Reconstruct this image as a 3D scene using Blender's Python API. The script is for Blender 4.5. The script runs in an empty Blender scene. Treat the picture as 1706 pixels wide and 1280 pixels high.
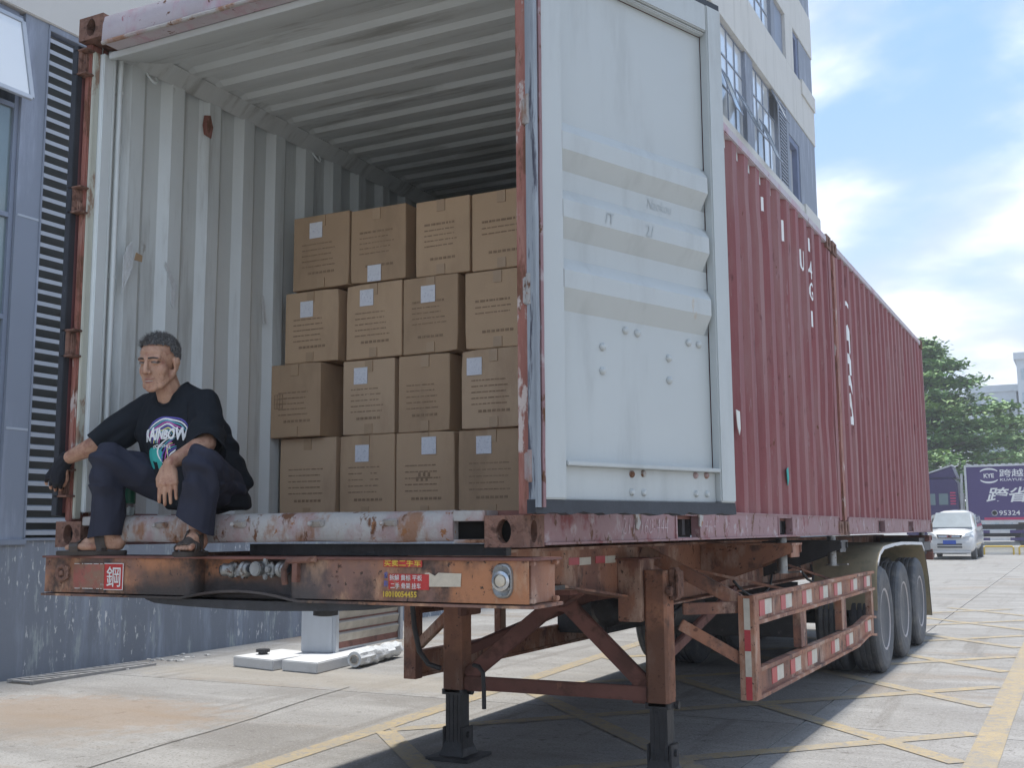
import bpy, bmesh, math, random
from mathutils import Vector, Matrix, noise
from mathutils.bvhtree import BVHTree
random.seed(7)
SC = bpy.context.scene
COL = SC.collection
R = math.radians

# ------------------------------------------------------------------ camera
cd = bpy.data.cameras.new('camera')
cam = bpy.data.objects.new('camera', cd); COL.objects.link(cam)
CP = Vector((4.2674, -3.6356, 1.4025))
yaw, pitch, roll = -0.4754, 0.1320, -0.0071
fw = Vector((math.sin(yaw)*math.cos(pitch), math.cos(yaw)*math.cos(pitch), math.sin(pitch)))
rt = Vector((math.cos(yaw), -math.sin(yaw), 0)); up = rt.cross(fw)
r2 = math.cos(roll)*rt + math.sin(roll)*up
u2 = -math.sin(roll)*rt + math.cos(roll)*up
M = Matrix((r2, u2, -fw)).transposed().to_4x4(); M.translation = CP
cam.matrix_world = M
cd.sensor_width = 36; cd.lens = 36*1839.3/1706
cd.clip_start = 0.05; cd.clip_end = 2000
SC.camera = cam

# ------------------------------------------------------------------ world, sun, exposure
SC.view_settings.view_transform = 'Standard'; SC.view_settings.look = 'None'
SC.view_settings.exposure = 2.0; SC.view_settings.gamma = 1
SC.view_settings.use_curve_mapping = False
SC.cycles.use_denoising = True
SC.cycles.max_bounces = 10; SC.cycles.diffuse_bounces = 6
W = bpy.data.worlds.new('World'); SC.world = W; W.use_nodes = True
nt = W.node_tree; nt.nodes.clear()
def wn(t, **k):
    n = nt.nodes.new(t)
    for a, b in k.items(): setattr(n, a, b)
    return n
def wl(a, b): nt.links.new(a, b)
def wmath(op, a, b=None, c=None):
    n = wn('ShaderNodeMath', operation=op)
    for i, v in enumerate((a, b, c)):
        if v is None: continue
        if isinstance(v, (int, float)): n.inputs[i].default_value = v
        else: wl(v, n.inputs[i])
    return n.outputs[0]
sky = wn('ShaderNodeTexSky', sky_type='NISHITA', sun_disc=False)
sky.sun_elevation = R(82); sky.sun_rotation = R(0); sky.air_density = 1.3; sky.dust_density = 2.5; sky.ozone_density = 1.5
tc = wn('ShaderNodeTexCoord'); sp = wn('ShaderNodeSeparateXYZ'); wl(tc.outputs['Generated'], sp.inputs[0])
zc = wmath('MAXIMUM', sp.outputs['Z'], 0.0)
den = wmath('ADD', zc, 0.22)
cx = wn('ShaderNodeCombineXYZ'); wl(wmath('DIVIDE', sp.outputs['X'], den), cx.inputs[0]); wl(wmath('DIVIDE', sp.outputs['Y'], den), cx.inputs[1]); cx.inputs[2].default_value = 3.4
n1 = wn('ShaderNodeTexNoise'); n1.inputs['Scale'].default_value = 1.55; n1.inputs['Detail'].default_value = 9; n1.inputs['Roughness'].default_value = 0.55; n1.inputs['Distortion'].default_value = 0.25
wl(cx.outputs[0], n1.inputs['Vector'])
mr = wn('ShaderNodeMapRange', interpolation_type='SMOOTHSTEP'); mr.inputs['From Min'].default_value = 0.43; mr.inputs['From Max'].default_value = 0.64
wl(n1.outputs['Fac'], mr.inputs['Value'])
hz = wn('ShaderNodeMapRange', interpolation_type='SMOOTHSTEP'); hz.inputs['From Min'].default_value = 0.42; hz.inputs['From Max'].default_value = 0.0
hz.inputs['To Max'].default_value = 0.85
wl(zc, hz.inputs['Value'])
# blue of the open sky: the Nishita sky, veiled by thin haze
mx0 = wn('ShaderNodeMix', data_type='RGBA'); mx0.inputs[0].default_value = 0.86
wl(sky.outputs[0], mx0.inputs[6]); mx0.inputs[7].default_value = (.80, 1.42, 2.5, 1)
mx1 = wn('ShaderNodeMix', data_type='RGBA'); wl(hz.outputs[0], mx1.inputs[0]); wl(mx0.outputs[2], mx1.inputs[6]); mx1.inputs[7].default_value = (2.35, 2.62, 3.1, 1)
mx2 = wn('ShaderNodeMix', data_type='RGBA'); wl(wmath('MULTIPLY', mr.outputs[0], 0.92), mx2.inputs[0]); wl(mx1.outputs[2], mx2.inputs[6]); n2 = wn('ShaderNodeTexNoise'); n2.inputs['Scale'].default_value = 3.1; n2.inputs['Detail'].default_value = 7; wl(cx.outputs[0], n2.inputs['Vector'])
mr2 = wn('ShaderNodeMapRange', interpolation_type='SMOOTHSTEP'); mr2.inputs['From Min'].default_value = .36; mr2.inputs['From Max'].default_value = .64; wl(n2.outputs['Fac'], mr2.inputs['Value'])
mx3 = wn('ShaderNodeMix', data_type='RGBA'); wl(mr2.outputs[0], mx3.inputs[0]); mx3.inputs[6].default_value = (2.05, 2.25, 2.6, 1); mx3.inputs[7].default_value = (3.7, 3.75, 3.8, 1); wl(mx3.outputs[2], mx2.inputs[7])
bg = wn('ShaderNodeBackground'); wl(mx2.outputs[2], bg.inputs[0]); bg.inputs[1].default_value = 0.10
out = wn('ShaderNodeOutputWorld'); wl(bg.outputs[0], out.inputs[0])

sd = bpy.data.lights.new('sun', 'SUN'); sd.energy = 1.25; sd.angle = R(3.2); sd.color = (1, 0.955, 0.89)
sun = bpy.data.objects.new('sun', sd); COL.objects.link(sun)
sun.location = (0, 0, 30); sun.rotation_euler = (R(-8.0), R(-0.6), 0)

# ------------------------------------------------------------------ materials
def mat(name, col, rough=0.6, metal=0.0, var=0.12, vs=3.0, bump=0.1, bs=30.0, layers=(), trans=0.0, stretch=(1, 1, 1), spec=0.5, coat=0.0, alpha=1.0, varcol=None, masks=()):
    """layers: (colour, threshold, scale, stretch, softness, rough)   masks: (colour, ((cx,cy,cz),(rx,ry,rz)), strength) stains of their own place"""
    m = bpy.data.materials.new(name); m.use_nodes = True
    t = m.node_tree; b = t.nodes['Principled BSDF']
    N, L = t.nodes.new, t.links.new
    b.inputs['Metallic'].default_value = metal
    b.inputs['Specular IOR Level'].default_value = spec
    if coat: b.inputs['Coat Weight'].default_value = coat; b.inputs['Coat Roughness'].default_value = 0.1
    if trans: b.inputs['Transmission Weight'].default_value = trans
    if alpha < 1: b.inputs['Alpha'].default_value = alpha
    tcn = N('ShaderNodeTexCoord'); oi = N('ShaderNodeObjectInfo')
    add = N('ShaderNodeVectorMath'); add.operation = 'ADD'
    sc = N('ShaderNodeVectorMath'); sc.operation = 'SCALE'; sc.inputs['Scale'].default_value = 23.0
    cmb = N('ShaderNodeCombineXYZ'); L(oi.outputs['Random'], cmb.inputs[0]); L(oi.outputs['Random'], cmb.inputs[1])
    L(cmb.outputs[0], sc.inputs[0]); L(tcn.outputs['Object'], add.inputs[0]); L(sc.outputs[0], add.inputs[1])
    def nz(scale, st=(1, 1, 1), det=6, rg=0.6):
        mp = N('ShaderNodeMapping'); mp.inputs['Scale'].default_value = st; L(add.outputs[0], mp.inputs[0])
        n = N('ShaderNodeTexNoise'); n.inputs['Scale'].default_value = scale; n.inputs['Detail'].default_value = det; n.inputs['Roughness'].default_value = rg
        L(mp.outputs[0], n.inputs['Vector']); return n.outputs['Fac']
    f = nz(vs, stretch)
    cr = N('ShaderNodeMix'); cr.data_type = 'RGBA'
    mrn = N('ShaderNodeMapRange'); mrn.inputs['From Min'].default_value = .3; mrn.inputs['From Max'].default_value = .7; L(f, mrn.inputs['Value'])
    L(mrn.outputs[0], cr.inputs[0])
    lo = tuple(c*(1-var) for c in col); hi = varcol or tuple(min(1, c*(1+var)) for c in col)
    cr.inputs[6].default_value = (*lo, 1); cr.inputs[7].default_value = (*hi, 1)
    cur = cr.outputs[2]; rg = rough; rsock = None
    for ly in layers:
        c, th, s = ly[0], ly[1], ly[2]
        st = ly[3] if len(ly) > 3 else (1, 1, 1); so = ly[4] if len(ly) > 4 else .04
        r_ = ly[5] if len(ly) > 5 else .8
        k = N('ShaderNodeMapRange'); k.interpolation_type = 'SMOOTHSTEP'
        k.inputs['From Min'].default_value = th-so; k.inputs['From Max'].default_value = th+so
        L(nz(s, st, 8, .65), k.inputs['Value'])
        if len(ly) > 6:                      # worn only in patches
            kg = N('ShaderNodeMapRange'); kg.interpolation_type = 'SMOOTHSTEP'; kg.inputs['From Min'].default_value = .47; kg.inputs['From Max'].default_value = .60
            L(nz(ly[6], (1, 1, 1), 3, .5), kg.inputs['Value']); mu = N('ShaderNodeMath'); mu.operation = 'MULTIPLY'; L(k.outputs[0], mu.inputs[0]); L(kg.outputs[0], mu.inputs[1]); k = mu
        x = N('ShaderNodeMix'); x.data_type = 'RGBA'; L(k.outputs[0], x.inputs[0]); L(cur, x.inputs[6]); x.inputs[7].default_value = (*c, 1)
        cur = x.outputs[2]
        xr = N('ShaderNodeMix'); L(k.outputs[0], xr.inputs[0])
        if rsock is None: xr.inputs[2].default_value = rough
        else: L(rsock, xr.inputs[2])
        xr.inputs[3].default_value = r_; rsock = xr.outputs[0]
    for c, (ce, ra), stg in masks:
        sb = N('ShaderNodeVectorMath'); sb.operation = 'SUBTRACT'; L(tcn.outputs['Object'], sb.inputs[0]); sb.inputs[1].default_value = ce
        dv = N('ShaderNodeVectorMath'); dv.operation = 'DIVIDE'; L(sb.outputs[0], dv.inputs[0]); dv.inputs[1].default_value = ra
        ln = N('ShaderNodeVectorMath'); ln.operation = 'LENGTH'; L(dv.outputs[0], ln.inputs[0])
        ad = N('ShaderNodeMath'); ad.operation = 'MULTIPLY_ADD'; L(nz(7.0), ad.inputs[0]); ad.inputs[1].default_value = -1.5; L(ln.outputs['Value'], ad.inputs[2])
        k = N('ShaderNodeMapRange'); k.interpolation_type = 'SMOOTHSTEP'; k.inputs['From Min'].default_value = .62; k.inputs['From Max'].default_value = -.05; k.inputs['To Max'].default_value = stg
        L(ad.outputs[0], k.inputs['Value'])
        x = N('ShaderNodeMix'); x.data_type = 'RGBA'; L(k.outputs[0], x.inputs[0]); L(cur, x.inputs[6]); x.inputs[7].default_value = (*c, 1)
        cur = x.outputs[2]
    L(cur, b.inputs['Base Color'])
    if rsock is not None: L(rsock, b.inputs['Roughness'])
    else: b.inputs['Roughness'].default_value = rough
    if bump:
        bn = N('ShaderNodeBump'); bn.inputs['Strength'].default_value = bump; bn.inputs['Distance'].default_value = .02
        L(nz(bs, stretch, 4), bn.inputs['Height']); L(bn.outputs[0], b.inputs['Normal'])
    return m

RUST = (.13, .055, .025); RUSTL = (.30, .13, .06); DARK = (.02, .018, .016); OFFW = (.62, .62, .58)
V = (6, 6, .5)      # vertical streaks
MT = dict(
 concrete=mat('concrete', (.262, .257, .244), .85, var=.07, vs=.5, bump=.25, bs=45, layers=[((.315, .310, .296), .54, 1.2, (.5, 2.2, 1), .10, .85), ((.195, .186, .172), .57, .55, (.6, 1.6, 1), .10, .85), ((.235, .185, .135), .62, .35, (.5, 1.5, 1), .07, .8), ((.19, .18, .165), .60, 1.3, (2.4, .16, 1), .07, .8),  ((.15, .14, .13), .64, 8, (1, 1, 1), .05, .9), ((.17, .16, .145), .585, 55, (1, 1, 1), .05, .9), ((.36, .35, .33), .60, 70, (1, 1, 1), .04, .9)],
   masks=[((.26, .19, .13), ((-3.1, 3.0, 0), (1.2, .7, 1)), .6), ((.24, .20, .16), ((-3.6, 2.2, 0), (1.6, .45, 1)), .45), ((.30, .27, .22), ((-2.6, 5.4, 0), (2.2, .5, 1)), .5)]),
 joint=mat('joint_dirt', (.10, .095, .085), .95, bump=.3),
 yellow=mat('yellow_paint', (.37, .295, .175), .8, var=.12, vs=5, bump=.2, bs=60, layers=[((.31, .27, .20), .51, 2.2, (1, 1, 1), .14, .85), ((.255, .24, .215), .56, 14, (1, 1, 1), .06, .85), ((.25, .237, .213), .575, 45, (1, 1, 1), .05, .85)]),
 red=mat('red_paint', (.235, .072, .075), .58, spec=.28, var=.16, vs=1.6, stretch=(3, 3, .35), bump=.05, layers=[((.27, .135, .13), .54, 1.6, (3, 3, .5), .14, .65), ((.13, .04, .04), .655, 9, (1, 1, .4), .05, .7), ((.30, .17, .17), .64, 16, (1, 2, .25), .03, .7), (RUST, .68, 14, (1, 1, .6), .02, .85)]),
 redfade=mat('faded_red_rail', (.27, .155, .16), .6, var=.12, vs=2.2, bump=.12, layers=[((.22, .06, .06), .60, 4, (1, 1.2, 1), .07), ((.40, .33, .33), .62, 9, (1, 1, 1), .06), (RUST, .61, 17, (1, 1, .6), .03)]),
 inner=mat('pale_grey_paint', (.70, .74, .73), .5, var=.05, vs=1.5, bump=.05, layers=[((.54, .56, .54), .60, 2.2, (4, 4, .4), .09, .6), ((.42, .41, .37), .69, 6, (1, 1, .5), .03, .8)]),
 roofin=mat('roof_lining_paint', (.60, .63, .62), .55, var=.08, vs=2, stretch=(.5, 3, 1), bump=.05, layers=[((.36, .37, .35), .60, 3, (.4, 3, 1), .1, .6)]),
 doorw=mat('pale_door_paint', (.465, .490, .480), .38, var=.035, vs=1.1, bump=.04, bs=12, layers=[((.41, .43, .42), .60, 2.5, (2, 2, .4), .1, .5), ((.47, .43, .37), .72, 9, (1, 1, .6), .02, .8)]),
 sill=mat('peeling_white_paint', (.37, .355, .335), .55, var=.08, vs=4, bump=.25, bs=50, layers=[((.33, .235, .225), .54, 3.2, (1, 1, .7), .07, .6), ((.26, .14, .085), .565, 6, (1, 1, .5), .06, .8), (RUST, .60, 11, (1, 1, .45), .03, .9), ((.27, .12, .05), .63, 22, (1, 1, 1), .02, .9)]),
 header=mat('faded_pink_paint', (.46, .41, .43), .55, var=.08, vs=3, bump=.15, layers=[((.45, .30, .34), .55, 3.5, (2, 1, 1), .08, .6), ((.33, .04, .06), .67, 4, (1, 1, 1), .02, .6), (RUST, .64, 15, (1, 1, 1), .03, .9)]),
 post=mat('rusty_post_paint', (.30, .115, .085), .65, var=.2, vs=7, stretch=(2, 2, .4), bump=.3, bs=40, layers=[((.35, .17, .13), .56, 9, (3, 3, .4), .06, .7), ((.17, .075, .045), .56, 10, (2, 2, .5), .05, .9), ((.52, .44, .40), .61, 12, (1, 1, .4), .03, .7)]),
 casting=mat('rusty_casting', (.20, .105, .075), .85, var=.3, vs=16, bump=.5, bs=70, layers=[((.10, .05, .035), .56, 22, (1, 1, 1), .06, .9), ((.30, .18, .13), .62, 12, (1, 1, 1), .05, .9)]),
 rubber=mat('black_gasket_rubber', (.03, .033, .04), .55, var=.3, bump=.1, layers=[((.30, .32, .34), .68, 12, (1, 1, .3), .03, .6)]),
 greyrub=mat('worn_grey_seal', (.30, .33, .36), .6, var=.25, vs=9, stretch=(2, 2, .2), bump=.1, layers=[((.06, .06, .08), .58, 9, (2, 2, .2), .04, .6)]),
 orange=mat('rusty_orange_paint', (.32, .145, .083), .68, var=.16, vs=2.4, bump=.18, bs=35, layers=[((.19, .09, .065), .52, 2.2, (1, 1, .6), .12, .75), ((.085, .05, .04), .60, 5.0, (1, 1, .7), .08, .75), ((.42, .28, .21), .57, 5, (1, 1, .5), .08, .7), ((.15, .065, .04), .64, 13, (1, 1, 1), .03, .9), ((.055, .035, .03), .635, 30, (1, 1, 1), .02, .9)], masks=[((.11, .05, .03), ((.75, -3.4, .58), (.10, .2, .30)), .75), ((.09, .045, .03), ((-.64, -3.4, .50), (.10, .2, .22)), .6), ((.12, .055, .035), ((.75, -3.4, 1.05), (.10, .2, .08)), .5)]),
 beam=mat('rusty_orange_beam', (.41, .175, .08), .66, var=.14, vs=3, bump=.2, bs=35, layers=[((.22, .12, .09), .50, 2.2, (1, 1, .6), .09, .7), ((.05, .036, .03), .545, 4.5, (1, 1, .8), .09, .75), ((.46, .27, .16), .57, 6, (1, 1, .45), .07, .7), ((.15, .065, .04), .635, 17, (1, 1, 1), .03, .9), ((.06, .04, .03), .635, 34, (1, 1, 1), .02, .9)],
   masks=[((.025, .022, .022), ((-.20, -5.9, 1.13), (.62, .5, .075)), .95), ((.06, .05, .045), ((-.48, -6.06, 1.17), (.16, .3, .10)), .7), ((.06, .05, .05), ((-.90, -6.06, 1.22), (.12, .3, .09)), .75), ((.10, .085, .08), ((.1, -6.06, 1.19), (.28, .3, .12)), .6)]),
 brown=mat('dark_primer_brown', (.20, .085, .065), .7, var=.2, vs=3, bump=.15, layers=[((.13, .06, .045), .57, 5, (1, 1, 1), .06), ((.30, .14, .09), .66, 8, (1, 1, .5), .05)]),
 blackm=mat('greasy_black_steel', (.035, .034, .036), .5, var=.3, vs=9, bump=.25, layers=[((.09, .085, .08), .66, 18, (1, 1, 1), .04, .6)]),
 steel=mat('worn_grey_steel', (.30, .30, .29), .45, .7, var=.2, vs=20, bump=.2, layers=[(RUST, .62, 18, (1, 1, 1), .05, .8)]),
 tyre=mat('dusty_tyre_rubber', (.075, .08, .088), .75, var=.15, vs=8, bump=.15, bs=60, layers=[((.15, .145, .14), .58, 5, (1, 1, 1), .12, .85)]),
 tread=mat('tread_rubber', (.05, .055, .06), .8, var=.2, vs=8, bump=.2),
 rim=mat('dusty_rim', (.40, .37, .37), .6, .1, var=.1, vs=8, bump=.1, layers=[((.22, .16, .13), .64, 9, (1, 1, 1), .06)]),
 mudguard=mat('yellowed_mudguard', (.28, .235, .15), .7, var=.14, vs=3, bump=.1, layers=[((.22, .20, .13), .56, 5, (1, 1, .5), .07)]),
 refred=mat('red_reflector', (.42, .035, .045), .35, var=.12, vs=20, bump=.03), refwhite=mat('white_reflector', (.52, .49, .42), .4, var=.12, vs=18, bump=.05, layers=[((.45, .42, .36), .66, 30, (1, 1, 1), .04)]),
 white=mat('white_print', (.78, .78, .77), .6, var=.03, bump=0), offwhite=mat('off_white', (.66, .66, .62), .7, var=.06, bump=.05),
 yprint=mat('yellow_print', (.62, .43, .05), .6, var=.15, vs=30, bump=0), rprint=mat('red_print', (.45, .035, .03), .6, var=.2, vs=25, bump=0, layers=[((.30, .14, .08), .62, 14, (1, 1, 1), .05)]), bprint=mat('blue_print', (.05, .10, .35), .6, bump=0), sticker=mat('beige_sticker', (.55, .48, .37), .6, var=.1, vs=30, bump=.1, layers=[((.22, .12, .06), .66, 30, (1, 1, 1), .03)]),
 wornred=mat('worn_red_paint', (.32, .10, .075), .7, var=.2, vs=14, bump=.1, layers=[((.26, .15, .10), .50, 8, (1, 1, 1), .08), ((.50, .42, .38), .66, 24, (1, 1, 1), .03), ((.10, .07, .06), .60, 7, (1, 1, 1), .06)]),
 carton2=mat('pale_cardboard', (.53, .375, .24), .85, var=.06, vs=2.5, bump=.06, bs=90, layers=[((.44, .30, .19), .58, 3.2, (1, 1, .3), .1, .85)]), carton3=mat('dull_cardboard', (.45, .305, .185), .85, var=.07, vs=2.5, bump=.06, bs=90, layers=[((.37, .25, .15), .58, 2.8, (1, 1, .4), .1, .85)]),
 carton=mat('brown_cardboard', (.53, .365, .225), .85, var=.06, vs=2.5, bump=.05, bs=90, layers=[((.43, .29, .175), .60, 2.2, (1, 1, .3), .1, .85)]),
 tape=mat('packing_tape', (.44, .30, .18), .4, var=.05, bump=0), ink=mat('dark_brown_ink', (.30, .20, .12), .85, var=.2, vs=40, bump=0), label=mat('white_label', (.74, .74, .76), .6, var=.05, vs=60, bump=0, layers=[((.55, .55, .60), .6, 90, (1, 1, 1), .05)]),
 facade=mat('blue_grey_wall_paint', (.215, .245, .295), .8, var=.04, vs=.6, bump=.05, layers=[((.32, .36, .44), .60, 1.4, (2, 2, .3), .1)]),
 basewall=mat('chipped_blue_grey_wall', (.20, .222, .256), .8, var=.06, vs=.8, bump=.1, layers=[((.30, .34, .40), .58, 1.6, (2, 2, .25), .1), ((.66, .67, .66), .63, 5, (1, 1.9, .55), .010, .8, .9), ((.58, .60, .58), .615, 14, (1, 1.6, .45), .015, .8, 1.3), ((.36, .40, .40), .62, 2.6, (1, 3, .6), .06)]),
 band=mat('cream_wall_paint', (.56, .55, .51), .8, var=.03, vs=.7, bump=.03, layers=[((.49, .48, .44), .60, 1.3, (2, 2, .2), .1)]),
 louvre=mat('louvre_metal', (.37, .41, .46), .45, var=.05, bump=.03), louvreback=mat('louvre_shade_board', (.10, .11, .105), .8, bump=0),
 frame=mat('grey_window_frame', (.20, .235, .30), .5, var=.05, bump=.02),
 darkframe=mat('dark_blue_reveal', (.10, .13, .22), .6, bump=.02),
 pane=mat('pale_window_glass', (.66, .69, .70), .08, var=.06, vs=.5, bump=0, spec=.8, coat=.6), paneg=mat('green_tinted_glass', (.16, .215, .225), .06, var=.1, vs=.6, bump=0, spec=.8, coat=.6),
 alu=mat('galvanised_sheet', (.46, .49, .52), .4, .3, var=.08, vs=6, stretch=(1, 1, .2), bump=.05), slatm=mat('beige_fin', (.36, .33, .28), .5, var=.2, vs=6, bump=.05), foam=mat('white_foam', (.60, .61, .61), .8, var=.05, vs=6, bump=.2), film=mat('plastic_film_roll', (.62, .64, .64), .3, var=.12, vs=14, bump=.6, bs=25),
 pwhite=mat('white_car_paint', (.58, .58, .57), .25, var=.02, bump=0, coat=.5), carglass=mat('car_glass', (.20, .24, .25), .05, var=.1, bump=0, spec=.8, coat=.5), blackp=mat('black_plastic', (.025, .025, .028), .5, bump=0), chrome=mat('chrome_trim', (.5, .5, .5), .25, .8, bump=0), lamp=mat('headlamp_lens', (.55, .58, .58), .12, .2, bump=0, coat=.5), plate=mat('blue_plate', (.03, .09, .42), .4, bump=0),
 purple=mat('purple_panel', (.075, .052, .165), .45, var=.05, vs=1, bump=.02), purpled=mat('purple_cab_paint', (.05, .036, .115), .35, var=.06, bump=0, coat=.3), magenta=mat('magenta_stripe', (.50, .045, .13), .5, bump=0), silver=mat('silver_trim', (.60, .61, .62), .4, .3, bump=0), qr=mat('pale_lilac_print', (.52, .48, .62), .6, var=.3, vs=60, bump=0),
 kerb=mat('white_kerb_paint', (.70, .69, .65), .8, var=.06, bump=.1), hoop=mat('yellow_hoop', (.60, .42, .06), .5, bump=0),
 bark=mat('bark', (.11, .085, .06), .9, var=.25, vs=12, bump=.4),
 tower=mat('pale_tower_wall', (.52, .56, .58), .7, var=.04, bump=0), towerw=mat('tower_window', (.36, .44, .47), .3, bump=0),
 skin=mat('skin', (.46, .265, .175), .48, var=.12, vs=14, bump=.22, bs=150, layers=[((.33, .15, .10), .56, 22, (1, 1, 1), .12, .5), ((.30, .15, .10), .64, 70, (1, 1, 1), .04, .5)], varcol=(.54, .32, .22), spec=.4), hairm=mat('greying_hair', (.05, .05, .052), .55, var=.3, vs=60, bump=.3, bs=200, layers=[((.19, .185, .18), .50, 90, (1, 1, 1), .08)]), lip=mat('lip', (.30, .12, .10), .5, bump=0), teeth=mat('teeth', (.60, .55, .47), .3, bump=0), browm=mat('eyebrow', (.035, .03, .028), .8, bump=0), eyew=mat('eye_white', (.22, .19, .17), .2, bump=0), iris=mat('iris', (.018, .012, .01), .2, bump=0), nail=mat('nail', (.55, .36, .29), .35, bump=0),
 shirt=mat('black_cotton', (.010, .013, .018), .85, var=.15, vs=9, bump=.1, bs=160, spec=.3), trousers=mat('navy_trouser_cloth', (.025, .028, .046), .8, var=.14, vs=6, bump=.12, bs=220, spec=.35), sandal=mat('dark_brown_leather', (.058, .044, .036), .5, var=.2, vs=20, bump=.2), sole=mat('sandal_sole', (.055, .042, .034), .7, var=.2, bump=.15), glove=mat('black_glove', (.012, .013, .018), .9, var=.2, bump=.25, bs=220), teal=mat('teal_print', (.03, .36, .33), .7, var=.1, vs=20, bump=0),
 bottle=mat('clear_bottle', (.78, .86, .86), .08, trans=.9, var=.02, bump=0), blabel=mat('green_bottle_label', (.015, .13, .075), .4, var=.15, bump=0), cap=mat('bottle_cap', (.65, .68, .70), .4, bump=0),
 litter=mat('litter', (.50, .49, .46), .8, var=.3, vs=15, bump=.3), grate=mat('drain_grate', (.32, .31, .295), .7, var=.25, bump=.2),
 hole_shade=mat('painted_hole_shade', (.012, .011, .010), .9, spec=.1, bump=0), pencil=mat('pencil_grey', (.40, .43, .43), .6, bump=0), chalk=mat('chalk', (.55, .46, .46), .9, var=.1, vs=40, bump=0, layers=[((.38, .23, .25), .5, 45, (1, 1, 1), .05)]), cream=mat('cream_seal_paint', (.50, .50, .42), .6, var=.1, vs=5, stretch=(2, 2, .3), bump=.1, layers=[((.30, .20, .14), .6, 9, (1, 1, .4), .04)]),  # the near-black one stands in for shade inside holes
 hose=mat('black_hose', (.03, .03, .032), .5, bump=.05),
)
# leaf: opaque, plain green
MT['leaf'] = mat('leaf', (.15, .265, .095), .6, var=.3, vs=.35, bump=0)
MT['leaf'].node_tree.nodes['Principled BSDF'].inputs['Subsurface Weight'].default_value = 0
MT['leaf2'] = mat('leaf_pale', (.22, .34, .11), .6, var=.3, vs=.35, bump=0)

# ------------------------------------------------------------------ builders
def gz(y):                        # the yard rises gently away from the camera
    return .0075*(min(y, 48)-8.6)

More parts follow.
